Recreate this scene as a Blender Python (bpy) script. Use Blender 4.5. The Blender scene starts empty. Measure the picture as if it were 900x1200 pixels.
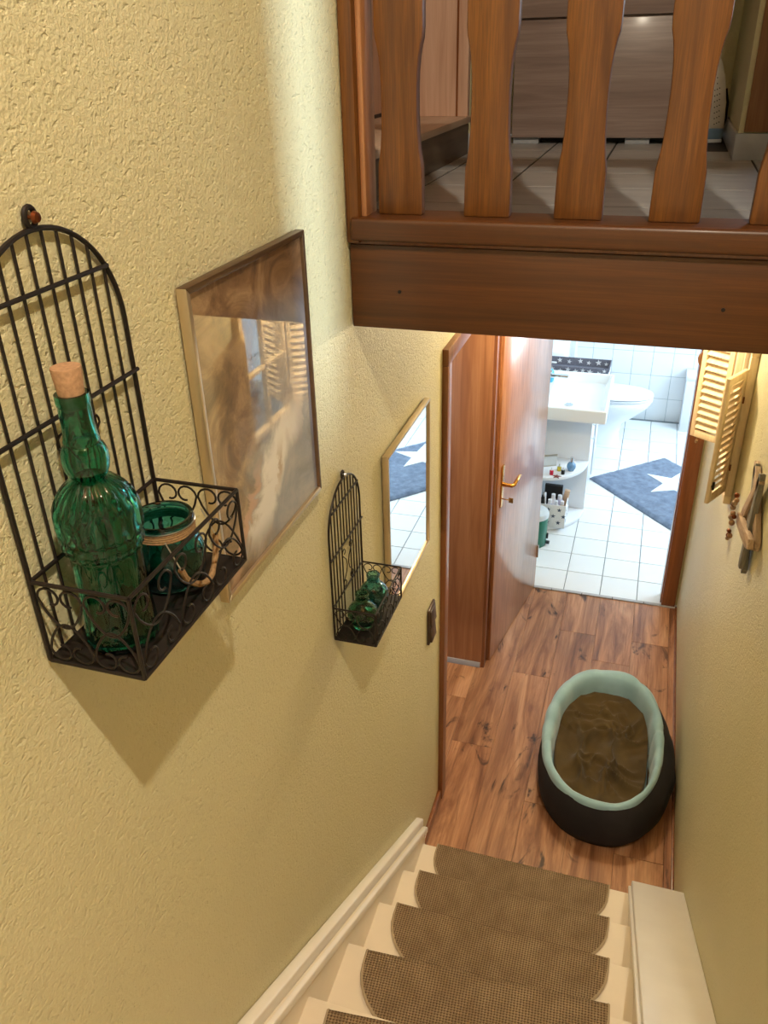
import bpy, bmesh, math, random
from mathutils import Vector, Matrix, noise
random.seed(7)
PI = math.pi
scn = bpy.context.scene
COL = scn.collection

# ------------------------------------------------------------------ camera
cam_d = bpy.data.cameras.new('camera')
cam_d.sensor_fit = 'VERTICAL'
cam_d.sensor_height = 24.0
cam_d.lens = 24.0 * 973.6 / 1200.0
cam_d.clip_start = 0.02
cam = bpy.data.objects.new('camera', cam_d)
COL.objects.link(cam)
YAW, PIT, ROL = 0.31646, -0.50962, 0.02781
_m = (Matrix.Rotation(YAW, 3, 'Z') @ Matrix.Rotation(PIT, 3, 'X') @ Matrix.Rotation(ROL, 3, 'Y')) @ Matrix.Rotation(PI / 2, 3, 'X')
cam.matrix_world = Matrix.Translation((0, 0, 2.9126)) @ _m.to_4x4()
scn.camera = cam

# ------------------------------------------------------------------ view, world, lights
scn.view_settings.view_transform = 'Standard'
scn.view_settings.look = 'None'
scn.view_settings.gamma = 1.0
scn.view_settings.use_curve_mapping = False
scn.view_settings.exposure = 0.05
w = bpy.data.worlds.new('world'); scn.world = w; w.use_nodes = True
bg = w.node_tree.nodes['Background']
bg.inputs[0].default_value = (0.62, 0.78, 1.0, 1); bg.inputs[1].default_value = 1.2


def light(kind, name, loc, energy, color, size=0.05, rot=None, sy=None):
    l = bpy.data.lights.new(name, kind); l.energy = energy; l.color = color
    if kind == 'AREA':
        l.shape = 'RECTANGLE'; l.size = size; l.size_y = sy or size
    else:
        l.shadow_soft_size = size
    o = bpy.data.objects.new(name, l); o.location = loc
    if rot: o.rotation_euler = rot
    COL.objects.link(o)
    return o


# ceiling lamp over the upper landing, ceiling lamp of the lower hall, two windows, two added fills
light('POINT', 'landing_ceiling_light', (0.45, -0.20, 4.62), 245, (1.0, 0.89, 0.69), 0.03)
light('POINT', 'hall_ceiling_light', (-0.14, 3.26, 2.26), 36, (1.0, 0.82, 0.55), 0.05)
light('AREA', 'bathroom_window_light', (1.58, 6.0, 1.62), 72, (0.68, 0.87, 1.0), 1.3, (0, PI / 2, 0), 1.3)
light('AREA', 'landing_fill_light', (1.35, 4.36, 3.55), 17, (0.72, 0.86, 1.0), 0.95, (-PI / 2, 0, 0), 1.2)  # cool fill added for the landing, set in an unseen back window
light('AREA', 'narrow_window_light', (3.48, 1.60, 3.35), 225, (0.66, 0.84, 1.0), 1.1, (0, PI / 2, 0), 0.45)
light('AREA', 'side_room_fill_light', (-1.75, 1.93, 1.5), 9, (0.95, 0.96, 1.0), 0.95, (PI / 2, 0, 0), 1.1)  # added to brighten the far door lining through the doorway

# ------------------------------------------------------------------ key sizes
XL, XR = -0.614, 0.385          # stair / hall side walls
YT = 4.31                       # wall with the bathroom door
YB = 1.683                      # face of the landing beam
ZU = 2.53                       # upper floor
ZC = 5.06                       # upper ceiling
XB0, XB1, YBB = -0.92, 1.55, 7.13   # bathroom


# ------------------------------------------------------------------ material helpers
def srgb(r, g, b):
    f = lambda c: (c / 255 / 12.92) if c / 255 <= 0.04045 else ((c / 255 + 0.055) / 1.055) ** 2.4
    return (f(r), f(g), f(b), 1.0)


class NT:
    def __init__(self, name):
        self.m = bpy.data.materials.new(name); self.m.use_nodes = True
        self.t = self.m.node_tree; self.n = self.t.nodes
        self.p = self.n['Principled BSDF']

    def node(self, kind, **kw):
        x = self.n.new(kind)
        for k, v in kw.items():
            if k.startswith('_'): x.inputs[k[1:]].default_value = v
            else: setattr(x, k, v)
        return x

    def link(self, a, b): self.t.links.new(a, b)

    def math(self, op, a, b=0.0, clamp=False):
        x = self.n.new('ShaderNodeMath'); x.operation = op; x.use_clamp = clamp
        for i, v in enumerate((a, b)):
            if hasattr(v, 'links'): self.link(v, x.inputs[i])
            else: x.inputs[i].default_value = v
        return x.outputs[0]

    def smooth(self, v, lo, hi):
        x = self.n.new('ShaderNodeMapRange'); x.interpolation_type = 'SMOOTHSTEP'
        self.link(v, x.inputs[0]); x.inputs[1].default_value = lo; x.inputs[2].default_value = hi
        return x.outputs[0]

    def coords(self, scale=(1, 1, 1), jitter=False, rot=(0, 0, 0)):
        tc = self.node('ShaderNodeTexCoord'); mp = self.node('ShaderNodeMapping')
        mp.inputs['Scale'].default_value = scale; mp.inputs['Rotation'].default_value = rot
        self.link(tc.outputs['Object'], mp.inputs['Vector'])
        out = mp.outputs[0]
        if jitter:
            oi = self.node('ShaderNodeObjectInfo')
            mul = self.math('MULTIPLY', oi.outputs['Random'], 37.0)
            add = self.node('ShaderNodeVectorMath', operation='ADD')
            self.link(out, add.inputs[0]); self.link(mul, add.inputs[1]); out = add.outputs[0]
        return out

    def noise(self, vec, scale, detail=4, rough=0.5, dist=0.0):
        x = self.node('ShaderNodeTexNoise'); x.inputs['Scale'].default_value = scale
        x.inputs['Detail'].default_value = detail; x.inputs['Roughness'].default_value = rough
        x.inputs['Distortion'].default_value = dist
        self.link(vec, x.inputs['Vector'])
        return x.outputs['Fac']

    def ramp(self, fac, stops):
        x = self.node('ShaderNodeValToRGB'); e = x.color_ramp.elements
        while len(e) > 1: e.remove(e[-1])
        e[0].position, e[0].color = stops[0]
        for p, c in stops[1:]:
            k = e.new(p); k.color = c
        self.link(fac, x.inputs[0])
        return x.outputs[0]

    def mix(self, fac, a, b, blend='MIX'):
        x = self.node('ShaderNodeMix', data_type='RGBA', blend_type=blend)
        for i, v in ((0, fac), (6, a), (7, b)):
            if hasattr(v, 'links'): self.link(v, x.inputs[i])
            else: x.inputs[i].default_value = v
        return x.outputs[2]

    def bump(self, h, strength, dist=0.01, normal=None):
        x = self.node('ShaderNodeBump'); x.inputs['Strength'].default_value = strength
        x.inputs['Distance'].default_value = dist
        self.link(h, x.inputs['Height'])
        if normal is not None: self.link(normal, x.inputs['Normal'])
        self.link(x.outputs[0], self.p.inputs['Normal'])
        return x.outputs[0]

    def base(self, c):
        if hasattr(c, 'links'): self.link(c, self.p.inputs['Base Color'])
        else: self.p.inputs['Base Color'].default_value = c

    def set(self, **kw):
        for k, v in kw.items(): self.p.inputs[k.replace('_', ' ')].default_value = v
        return self.m


def plain(name, c, rough=0.5, metal=0.0, var=0.06, scale=30.0, **kw):
    t = NT(name)
    n = t.noise(t.coords(), scale, 3)
    a = tuple(max(0, x * (1 - var)) for x in c[:3]) + (1,); b = tuple(min(1, x * (1 + var)) for x in c[:3]) + (1,)
    t.base(t.ramp(n, [(0.3, a), (0.7, b)]))
    return t.set(Roughness=rough, Metallic=metal, **kw)


def wood(name, dark, mid, lite, axis='Z', stretch=14.0, scale=2.0, rough=0.35, fine=0.35, coat=0.0, dist=1.2, bump=0.05):
    t = NT(name)
    s = [stretch * scale] * 3; s['XYZ'.index(axis)] = scale
    v = t.coords(tuple(s), True)
    n1 = t.noise(v, 1.0, 5, 0.55, dist)
    c = t.ramp(n1, [(0.28, dark), (0.5, mid), (0.72, lite)])
    s2 = [stretch * scale * 9] * 3; s2['XYZ'.index(axis)] = scale * 5
    n2 = t.noise(t.coords(tuple(s2), True), 1.0, 3, 0.6)
    f = t.smooth(n2, 0.35, 0.65)
    c2 = t.mix(t.math('MULTIPLY', f, fine), c, dark)
    t.base(c2)
    t.bump(n2, bump, 0.002)
    return t.set(Roughness=rough, Coat_Weight=coat, Coat_Roughness=0.15)


def plaster(name, c1, c2, rough=0.45, size=1.0):
    t = NT(name)
    v = t.coords()
    big = t.noise(v, 1.6, 3)
    t.base(t.ramp(big, [(0.3, c1), (0.7, c2)]))
    n2 = t.noise(v, 150 * size, 8, 0.66, 0.0)
    n3 = t.noise(v, 48 * size, 3, 0.55, 0.2)
    pit = t.math('MULTIPLY', t.smooth(t.noise(t.coords((1, 1, 1.6)), 70 * size, 2, 0.5), 0.42, 0.32), -0.32)
    h = t.math('ADD', t.math('ADD', n2, t.math('MULTIPLY', n3, 0.55)), pit)
    t.bump(h, 0.8, 0.0055)
    return t.set(Roughness=rough)


def glass(name, c, rough=0.04, ior=1.45):
    t = NT(name)
    n = t.noise(t.coords(), 25, 2)
    a = tuple(x * 0.9 for x in c[:3]) + (1,)
    t.base(t.ramp(n, [(0.3, a), (0.7, c)]))
    t.bump(t.noise(t.coords(), 60, 2), 0.12, 0.002)
    return t.set(Roughness=rough, Transmission_Weight=1.0, IOR=ior)


M = {}
M['wall'] = plaster('yellow_plaster', srgb(211, 203, 161), srgb(217, 209, 169))
M['ceiling'] = plaster('white_ceiling_paint', srgb(238, 232, 218), srgb(242, 238, 226), 0.7)
M['white_wall'] = plain('white_wall_paint', srgb(236, 238, 240), 0.6)
M['oak'] = wood('honey_oak', srgb(74, 40, 11), srgb(104, 61, 19), srgb(120, 74, 25), 'Z', 18, 2.6, 0.42, 0.5, 0.12, 0.7)
M['oak_x'] = wood('honey_oak_beam', srgb(60, 31, 8), srgb(80, 43, 12), srgb(92, 51, 15), 'X', 34, 1.4, 0.45, 0.5, 0.06, 0.5)
M['jamb'] = wood('reddish_beech', srgb(138, 88, 54), srgb(158, 106, 68), srgb(172, 122, 82), 'Z', 20, 1.4, 0.4, 0.25, 0.2)
M['door'] = wood('reddish_oak_door', srgb(140, 88, 54), srgb(178, 122, 82), srgb(192, 138, 98), 'Z', 16, 1.6, 0.3, 0.5, 0.6, 2.2)
M['jambdark'] = wood('brown_casing', srgb(110, 62, 30), srgb(130, 76, 38), srgb(146, 90, 48), 'Z', 18, 1.6, 0.35, 0.3, 0.3)
M['pale_wood'] = wood('pale_pink_beech', srgb(186, 146, 122), srgb(206, 168, 144), srgb(216, 182, 160), 'Z', 18, 1.4, 0.4, 0.2, 0.1)
M['pale_wood_y'] = wood('pale_beech_shelf', srgb(196, 166, 142), srgb(212, 184, 160), srgb(222, 198, 178), 'Y', 18, 1.4, 0.4, 0.15, 0.1)
M['grey_wood_y'] = wood('grey_brown_plinth', srgb(88, 72, 56), srgb(108, 90, 72), srgb(124, 106, 86), 'Y', 18, 1.6, 0.45, 0.25)
M['drawer'] = wood('grey_brown_walnut', srgb(118, 98, 92), srgb(142, 122, 114), srgb(160, 140, 132), 'X', 16, 1.0, 0.4, 0.35, 0.1)
M['cladding'] = wood('brown_cladding', srgb(122, 80, 44), srgb(142, 98, 58), srgb(156, 112, 70), 'Z', 16, 1.6, 0.4, 0.3, 0.1)
M['shutter'] = wood('pale_pine', srgb(222, 196, 154), srgb(236, 214, 176), srgb(242, 224, 190), 'Z', 14, 2.5, 0.5, 0.2)
M['drift'] = wood('driftwood', srgb(136, 112, 90), srgb(176, 150, 124), srgb(202, 178, 152), 'Z', 10, 6, 0.7, 0.4, 0.0, 1.5, 0.2)
M['drift_grey'] = wood('grey_driftwood', srgb(92, 88, 80), srgb(126, 122, 112), srgb(150, 144, 132), 'Z', 10, 6, 0.7, 0.4, 0.0, 1.5, 0.2)


def laminate():
    t = NT('walnut_laminate')
    v = t.coords((9, 1.1, 9), True)
    n1 = t.noise(v, 1.0, 6, 0.62, 1.6)
    oi = t.node('ShaderNodeObjectInfo')
    c = t.ramp(n1, [(0.24, srgb(72, 44, 28)), (0.40, srgb(140, 93, 63)), (0.56, srgb(182, 132, 95)), (0.75, srgb(206, 162, 124))])
    n3 = t.noise(t.coords((120, 4, 120), True), 1.0, 3, 0.6)
    c = t.mix(t.math('MULTIPLY', t.smooth(n3, 0.4, 0.7), 0.3), c, srgb(80, 44, 24))
    k = t.noise(t.coords((4.5, 1.5, 4.5), True), 1.3, 4, 0.6, 2.5)
    c = t.mix(t.smooth(k, 0.60, 0.72), c, srgb(52, 28, 16))
    br = t.math('ADD', t.math('MULTIPLY', oi.outputs['Random'], 0.3), 0.85)
    hs = t.node('ShaderNodeHueSaturation'); t.link(br, hs.inputs['Value']); t.link(c, hs.inputs['Color'])
    t.base(hs.outputs[0])
    t.bump(n3, 0.04, 0.001)
    return t.set(Roughness=0.36)


M['laminate'] = laminate()
M['white_paint'] = plain('cream_gloss_paint', srgb(232, 220, 200), 0.35, 0, 0.03, 8)
M['white_gloss'] = plain('white_gloss_paint', srgb(238, 232, 222), 0.28, 0, 0.03, 8)
M['tile_white'] = plain('white_glazed_tile', srgb(228, 232, 236), 0.16, 0, 0.02, 4)
M['grout'] = plain('grey_grout', srgb(120, 128, 134), 0.8, 0, 0.1, 40)
M['wall_grout'] = plain('pale_grout', srgb(168, 182, 190), 0.8, 0, 0.1, 40)
M['dark_grout'] = plain('dark_grout', srgb(62, 60, 60), 0.8, 0, 0.1, 40)


def landing_tile():
    t = NT('grey_landing_tile')
    n = t.noise(t.coords((2, 9, 2), True), 2.0, 5, 0.6, 0.6)
    t.base(t.ramp(n, [(0.3, srgb(160, 158, 160)), (0.7, srgb(184, 182, 182))]))
    return t.set(Roughness=0.35)


M['tile_grey'] = landing_tile()
M['tile_base'] = plain('blue_grey_skirting_tile', srgb(168, 170, 176), 0.35, 0, 0.06, 20)
M['iron'] = plain('black_iron_wire', srgb(30, 23, 20), 0.5, 0.3, 0.15, 60)
M['bronze'] = plain('bronze_screw', srgb(120, 66, 40), 0.3, 0.9, 0.1)
M['green_glass'] = glass('green_glass', (0.075, 0.54, 0.42, 1), 0.03)
M['teal_glass'] = glass('teal_glass', (0.10, 0.54, 0.60, 1), 0.03)
M['olive_glass'] = glass('pale_green_glass', (0.30, 0.62, 0.48, 1), 0.03)
M['blueglass'] = glass('pale_teal_glass', (0.26, 0.62, 0.64, 1), 0.03)
M['cork'] = plain('cork', srgb(164, 128, 96), 0.85, 0, 0.22, 220)
M['rope'] = plain('jute_rope', srgb(142, 112, 76), 0.9, 0, 0.25, 300)
M['steel'] = plain('brushed_steel', srgb(190, 190, 186), 0.28, 0.95, 0.05, 40)
M['chrome'] = plain('chrome', srgb(215, 218, 222), 0.1, 1.0, 0.02)
M['brass'] = plain('polished_brass', srgb(214, 160, 84), 0.22, 1.0, 0.06, 60)
M['champagne'] = plain('champagne_metal_frame', srgb(196, 178, 146), 0.32, 0.75, 0.05, 30)
M['brown_frame'] = plain('brown_bronze_frame', srgb(104, 82, 62), 0.35, 0.6, 0.05, 30)
M['mirror'] = plain('mirror_glass', (0.86, 0.88, 0.88, 1), 0.015, 1.0, 0.0)
M['black'] = plain('black_plastic', srgb(20, 19, 19), 0.5, 0, 0.1)
M['switch'] = plain('dark_brown_bakelite', srgb(66, 46, 32), 0.4, 0, 0.06)
M['ceramic'] = plain('white_ceramic', srgb(236, 240, 244), 0.1, 0, 0.01, 4)
M['cabinet'] = plain('white_lacquer', srgb(226, 230, 236), 0.3, 0, 0.01, 4)
M['green_bin'] = plain('green_plastic', srgb(18, 104, 82), 0.35, 0, 0.04)
M['grey_lid'] = plain('pale_grey_plastic', srgb(196, 204, 210), 0.35, 0, 0.03)
M['grey_fabric'] = plain('slate_grey_felt', srgb(112, 112, 126), 0.9, 0, 0.15, 90)
M['white_print'] = plain('white_print', srgb(226, 228, 234), 0.8, 0, 0.03)
M['blue_print'] = plain('slate_blue_print', srgb(70, 84, 108), 0.8, 0, 0.05)
M['white_fabric'] = plain('white_canvas', srgb(224, 226, 230), 0.85, 0, 0.04, 90)
M['blue_plastic'] = plain('turquoise_soap', srgb(66, 168, 206), 0.25, 0, 0.06)
M['blue_bottle'] = plain('pale_blue_perfume', srgb(128, 172, 210), 0.12, 0, 0.05, Transmission_Weight=0.5)
M['red_polish'] = plain('red_polish', srgb(196, 40, 66), 0.2)
M['yellow_polish'] = plain('yellow_polish', srgb(206, 188, 70), 0.2)
M['darkred'] = plain('rust_red', srgb(120, 58, 52), 0.7)
M['lilac'] = plain('lilac_plastic', srgb(188, 190, 220), 0.35)
M['beige'] = plain('beige_card', srgb(206, 176, 150), 0.6)
M['iron_blue'] = plain('pale_blue_plastic', srgb(112, 142, 172), 0.4)
M['iron_sole'] = plain('steel_sole_plate', srgb(206, 200, 188), 0.4, 0.2)


def fabric(name, c1, c2, rough=0.95, scale=8, fscale=420, sheen=0.3, bump=0.25):
    t = NT(name)
    v = t.coords()
    n = t.noise(v, scale, 4)
    t.base(t.ramp(n, [(0.3, c1), (0.7, c2)]))
    t.bump(t.noise(v, fscale, 2), bump, 0.002)
    return t.set(Roughness=rough, Sheen_Weight=sheen)


M['bed_dark'] = fabric('dark_bed_cotton', srgb(22, 19, 22), srgb(32, 28, 30), sheen=0.0)
M['bed_teal'] = fabric('pale_teal_plush', srgb(136, 172, 182), srgb(158, 194, 204))
M['olive'] = fabric('olive_fleece', srgb(62, 47, 17), srgb(80, 63, 28), 0.95, 10, 300, 0.1)
M['rug'] = fabric('slate_blue_shag', srgb(84, 98, 122), srgb(116, 132, 156), 1.0, 22, 160, 0.3, 0.9)
M['rug_white'] = fabric('white_shag', srgb(226, 230, 236), srgb(240, 242, 246), 1.0, 22, 160, 0.3, 0.9)


def sisal():
    t = NT('brown_sisal')
    v = t.coords()
    wx = t.node('ShaderNodeTexWave', wave_type='BANDS', bands_direction='X'); wx.inputs['Scale'].default_value = 40
    wy = t.node('ShaderNodeTexWave', wave_type='BANDS', bands_direction='Y'); wy.inputs['Scale'].default_value = 46
    for x in (wx, wy):
        x.inputs['Distortion'].default_value = 1.2; x.inputs['Detail'].default_value = 2; x.inputs['Detail Scale'].default_value = 2
        t.link(v, x.inputs['Vector'])
    h = t.math('MULTIPLY', t.math('ADD', wx.outputs['Fac'], 0.25), t.math('ADD', wy.outputs['Fac'], 0.25))
    n = t.noise(v, 14, 4)
    c = t.ramp(n, [(0.3, srgb(146, 122, 92)), (0.7, srgb(172, 148, 116))])
    c = t.mix(t.smooth(h, 0.5, 0.12), c, srgb(86, 64, 42))
    t.base(c)
    t.bump(h, 0.8, 0.004)
    return t.set(Roughness=0.95)


M['sisal'] = sisal()
M['binding'] = fabric('tan_binding', srgb(160, 142, 114), srgb(178, 160, 132), 0.9, 20, 500, 0.1)


def artwork():
    t = NT('painted_print_under_glass')
    tc = t.node('ShaderNodeTexCoord'); sp = t.node('ShaderNodeSeparateXYZ')
    t.link(tc.outputs['Object'], sp.inputs[0])
    u = t.math('ADD', t.math('DIVIDE', sp.outputs[1], 0.40), 0.5)   # 0 near .. 1 far
    v = t.math('ADD', t.math('DIVIDE', sp.outputs[2], 0.50), 0.5)   # 0 bottom .. 1 top
    o = tc.outputs['Object']
    mp = t.node('ShaderNodeMapping'); t.link(o, mp.inputs[0]); mp.inputs['Scale'].default_value = (1, 9, 11)
    mp.inputs['Rotation'].default_value = (0.7, 0, 0)
    n1 = t.noise(mp.outputs[0], 1.0, 7, 0.65, 1.0)
    n2 = t.noise(o, 9, 5, 0.6, 0.8)
    brown = t.ramp(n1, [(0.3, srgb(62, 44, 30)), (0.5, srgb(126, 96, 66)), (0.7, srgb(176, 146, 110))])
    blue = t.ramp(n2, [(0.3, srgb(92, 100, 122)), (0.55, srgb(140, 148, 166)), (0.75, srgb(170, 170, 180))])
    uu = t.math('ADD', u, t.math('MULTIPLY', t.math('SUBTRACT', n2, 0.5), 0.5))
    low = t.smooth(v, 0.75, 0.15)
    band = t.smooth(uu, 0.34, 0.50)
    fac = t.math('MAXIMUM', t.math('MULTIPLY', band, t.smooth(v, 0.92, 0.72)), t.math('MULTIPLY', t.smooth(uu, 0.18, 0.5), low))
    c = t.mix(t.math('MULTIPLY', fac, 0.9), brown, blue)

    def swoosh(a, b, cc, wdt, v0, v1, col, k):
        nonlocal c
        d = t.math('ABSOLUTE', t.math('SUBTRACT', uu, t.math('ADD', t.math('MULTIPLY', v, b), t.math('ADD', t.math('MULTIPLY', t.math('MULTIPLY', v, v), cc), a))))
        m = t.math('MULTIPLY', t.smooth(d, wdt, wdt * 0.3), t.math('MULTIPLY', t.smooth(v, v0 - 0.06, v0 + 0.06), t.smooth(v, v1 + 0.08, v1 - 0.06)))
        c = t.mix(t.math('MULTIPLY', m, k), c, col)
    swoosh(0.22, 1.35, -0.3, 0.20, 0.08, 0.44, srgb(226, 224, 226), 0.95)
    swoosh(0.62, 0.5, 0.0, 0.10, 0.30, 0.55, srgb(206, 200, 206), 0.7)
    swoosh(0.05, 1.1, 0.0, 0.06, 0.02, 0.3, srgb(206, 160, 140), 0.6)
    swoosh(0.46, 0.5, 0.0, 0.05, 0.20, 0.30, srgb(150, 120, 90), 0.8)
    t.base(c)
    return t.set(Roughness=0.5, Coat_Weight=1.0, Coat_Roughness=0.02, Coat_IOR=2.2)


M['art'] = artwork()


# ------------------------------------------------------------------ mesh helpers
class MB:
    def __init__(self): self.v = []; self.f = []

    def add(self, vs, fs):
        b = len(self.v); self.v += [tuple(p) for p in vs]; self.f += [tuple(i + b for i in f) for f in fs]
        return self

    def box(self, x0, x1, y0, y1, z0, z1):
        vs = [(x, y, z) for z in (z0, z1) for y in (y0, y1) for x in (x0, x1)]
        return self.add(vs, [(0, 2, 3, 1), (4, 5, 7, 6), (0, 1, 5, 4), (2, 6, 7, 3), (0, 4, 6, 2), (1, 3, 7, 5)])

    def prism(self, pts, axis, a, b):
        """polygon (2-D, counter-clockwise) swept along axis from a to b"""
        def P(p, t):
            return {'x': (t, p[0], p[1]), 'y': (p[0], t, p[1]), 'z': (p[0], p[1], t)}[axis]
        n = len(pts)
        vs = [P(p, a) for p in pts] + [P(p, b) for p in pts]
        fs = [tuple(range(n))[::-1], tuple(range(n, 2 * n))] + [(i, (i + 1) % n, n + (i + 1) % n, n + i) for i in range(n)]
        return self.add(vs, fs)

    def tube(self, pts, r, n=6, closed=False):
        pts = [Vector(p) for p in pts]
        m = len(pts); rings = []
        up = None
        for i, p in enumerate(pts):
            if closed: t = pts[(i + 1) % m] - pts[i - 1]
            else: t = pts[min(i + 1, m - 1)] - pts[max(i - 1, 0)]
            t.normalize()
            if up is None:
                up = Vector((0, 0, 1)) if abs(t.z) < 0.9 else Vector((1, 0, 0))
            s = t.cross(up)
            if s.length < 1e-5: s = t.orthogonal()
            s.normalize(); up = s.cross(t).normalized()
            rr = r[i] if isinstance(r, (list, tuple)) else r
            rings.append([p + (s * math.cos(2 * PI * k / n) + up * math.sin(2 * PI * k / n)) * rr for k in range(n)])
        vs = [q for ring in rings for q in ring]; fs = []
        for i in range(m if closed else m - 1):
            j = (i + 1) % m
            for k in range(n):
                fs.append((i * n + k, i * n + (k + 1) % n, j * n + (k + 1) % n, j * n + k))
        if not closed:
            fs += [tuple(range(n))[::-1], tuple((m - 1) * n + k for k in range(n))]
        return self.add(vs, fs)

    def lathe(self, prof, c=(0, 0, 0), n=32, mod=None, closed=False):
        """prof: list of (radius, z); closed joins the last ring to the first"""
        vs = []; fs = []
        for i, (r, z) in enumerate(prof):
            for k in range(n):
                a = 2 * PI * k / n
                rr = r * (mod(i, a) if mod else 1.0)
                vs.append((c[0] + rr * math.cos(a), c[1] + rr * math.sin(a), c[2] + z))
        m = len(prof)
        for i in range(m if closed else m - 1):
            j = (i + 1) % m
            for k in range(n):
                fs.append((i * n + k, i * n + (k + 1) % n, j * n + (k + 1) % n, j * n + k))
        if not closed:
            fs += [tuple(range(n))[::-1], tuple((m - 1) * n + k for k in range(n))]
        return self.add(vs, fs)

    def loft(self, rings, cap=True):
        n = len(rings[0]); vs = [p for r in rings for p in r]; fs = []
        for i in range(len(rings) - 1):
            for k in range(n):
                fs.append((i * n + k, i * n + (k + 1) % n, (i + 1) * n + (k + 1) % n, (i + 1) * n + k))
        if cap: fs += [tuple(range(n))[::-1], tuple((len(rings) - 1) * n + k for k in range(n))]
        return self.add(vs, fs)

    def build(self, name, mat, parent=None, bevel=0.0, smooth=True, local=False, seg=2, angle=40):
        off = Vector((0, 0, 0))
        if parent is not None and not local:
            p = parent
            while p is not None: off += Vector(p.location); p = p.parent
        me = bpy.data.meshes.new(name)
        me.from_pydata([Vector(p) - off for p in self.v], [], self.f)
        bm = bmesh.new(); bm.from_mesh(me)
        bmesh.ops.recalc_face_normals(bm, faces=bm.faces)
        if bevel:
            es = [e for e in bm.edges if len(e.link_faces) == 2 and e.calc_face_angle(0) > 0.5]
            bmesh.ops.bevel(bm, geom=es, offset=bevel, segments=seg, affect='EDGES', profile=0.5, clamp_overlap=True)
        bm.to_mesh(me); bm.free()
        if smooth:
            me.shade_smooth(); me.set_sharp_from_angle(angle=math.radians(angle))
        me.materials.append(M[mat] if isinstance(mat, str) else mat)
        o = bpy.data.objects.new(name, me); COL.objects.link(o)
        o.parent = parent
        return o


def box(*a): return MB().box(*a)


def tag(o, label, cat, group=None, kind=None):
    o['label'] = label; o['category'] = cat
    if group: o['group'] = group
    if kind: o['kind'] = kind
    return o


def thing(name, loc, label, cat, group=None, kind=None, rotz=0.0):
    o = bpy.data.objects.new(name, None); COL.objects.link(o)
    o.location = loc; o.rotation_euler = (0, 0, rotz); o.empty_display_size = 0.05
    return tag(o, label, cat, group, kind)


def struct(o, label, cat): return tag(o, label, cat, None, 'structure')


def inst(src, parent, loc, name=None):
    c = src.copy(); COL.objects.link(c); c.parent = parent; c.location = loc
    if name: c.name = name
    return c


# ================================================================== THE SETTING
# left wall: stair wall with the doorway of the lower hall
DY0, DY1, DZ = 2.585, 3.455, 2.0
mb = MB()
mb.box(XL - 0.22, XL, -4.2, YB + 0.06, 0, ZC)
mb.box(XL - 0.22, XL, YB + 0.06, DY0 - 0.021, 0, 2.40)
mb.box(XL - 0.22, XL, DY0 - 0.021, DY1 + 0.021, DZ + 0.021, 2.40)
mb.box(XL - 0.22, XL, DY1 + 0.021, YT + 0.1, 0, 2.40)
struct(mb.build('wall_left', 'wall', smooth=False), 'yellow rough plaster wall on the left of the stairs', 'wall')
mb = MB()
mb.box(XR, XR + 0.1, -4.2, YT, 0, 2.40)
struct(mb.build('wall_right', 'wall', smooth=False), 'yellow plaster wall on the right of the lower hall', 'wall')
struct(box(XL, XR, -4.2, -1.36, 2.40, ZU).build('floor_stair_head', 'tile_grey', smooth=False), 'upper floor at the head of the stairs', 'floor')
struct(box(XR + 0.076, 3.5, 1.79, 1.87, ZU, ZC).build('wall_light_block', 'wall', smooth=False), 'unseen yellow partition added to block light right of the landing', 'wall')  # added out of view to keep narrow window light off the landing tiles
struct(box(XR, XR + 0.1, 0.62, 1.45, ZU, ZC).build('wall_landing_pier', 'wall', smooth=False), 'yellow wall pier beside the landing rail', 'wall')
mb = MB()
mb.box(-0.86, -0.525, YT, YT + 0.1, 0, 2.40); mb.box(0.36, XR + 0.1, YT, YT + 0.1, 0, 2.40)
mb.box(-0.525, 0.36, YT, YT + 0.1, 2.06, 2.40)
struct(mb.build('wall_hall_end', 'wall', smooth=False), 'yellow wall around the bathroom doorway at the hall end', 'wall')
struct(box(XL - 0.22, 3.6, -4.3, -4.2, 0, ZC).build('wall_behind', 'wall', smooth=False), 'yellow wall behind the stairs', 'wall')
# upper floor: walls, ceiling, window side
WX0, WX1, WZ0, WZ1 = 0.84, 1.86, 2.92, 4.18
mb = MB()
mb.box(3.5, 3.6, -4.2, 1.36, ZU, ZC); mb.box(3.5, 3.6, 1.84, 4.5, ZU, ZC); mb.box(3.5, 3.6, 1.36, 1.84, ZU, 2.78); mb.box(3.5, 3.6, 1.36, 1.84, 3.92, ZC)
struct(mb.build('wall_landing_right', 'wall', smooth=False), 'yellow landing wall on the right side', 'wall')
mb = MB()
mb.box(-1.4, WX0, 4.4, 4.5, ZU, ZC); mb.box(WX1, 3.6, 4.4, 4.5, ZU, ZC); mb.box(WX0, WX1, 4.4, 4.5, ZU, WZ0); mb.box(WX0, WX1, 4.4, 4.5, WZ1, ZC)
struct(mb.build('wall_landing_back', 'wall', smooth=False), 'yellow wall behind the drawer cabinet upstairs', 'wall')
mb = MB()
mb.box(-1.4, XL - 0.22, YB + 0.06, YB + 0.16, ZU, ZC); mb.box(-0.90, -0.78, 3.64, 4.4, ZU, ZC)
mb.box(-1.4, -1.3, YB + 0.16, 4.4, ZU, ZC); mb.box(-0.836, -0.78, YB + 0.06, 2.24, ZU, ZC)
struct(mb.build('wall_landing_left', 'wall', smooth=False), 'yellow landing wall around the wardrobe upstairs', 'wall')
struct(box(0.23, 0.52, 3.45, 4.4, ZU, ZC).build('wall_landing_stub', 'wall', smooth=False), 'yellow wall corner at the right of the landing', 'wall')
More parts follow.
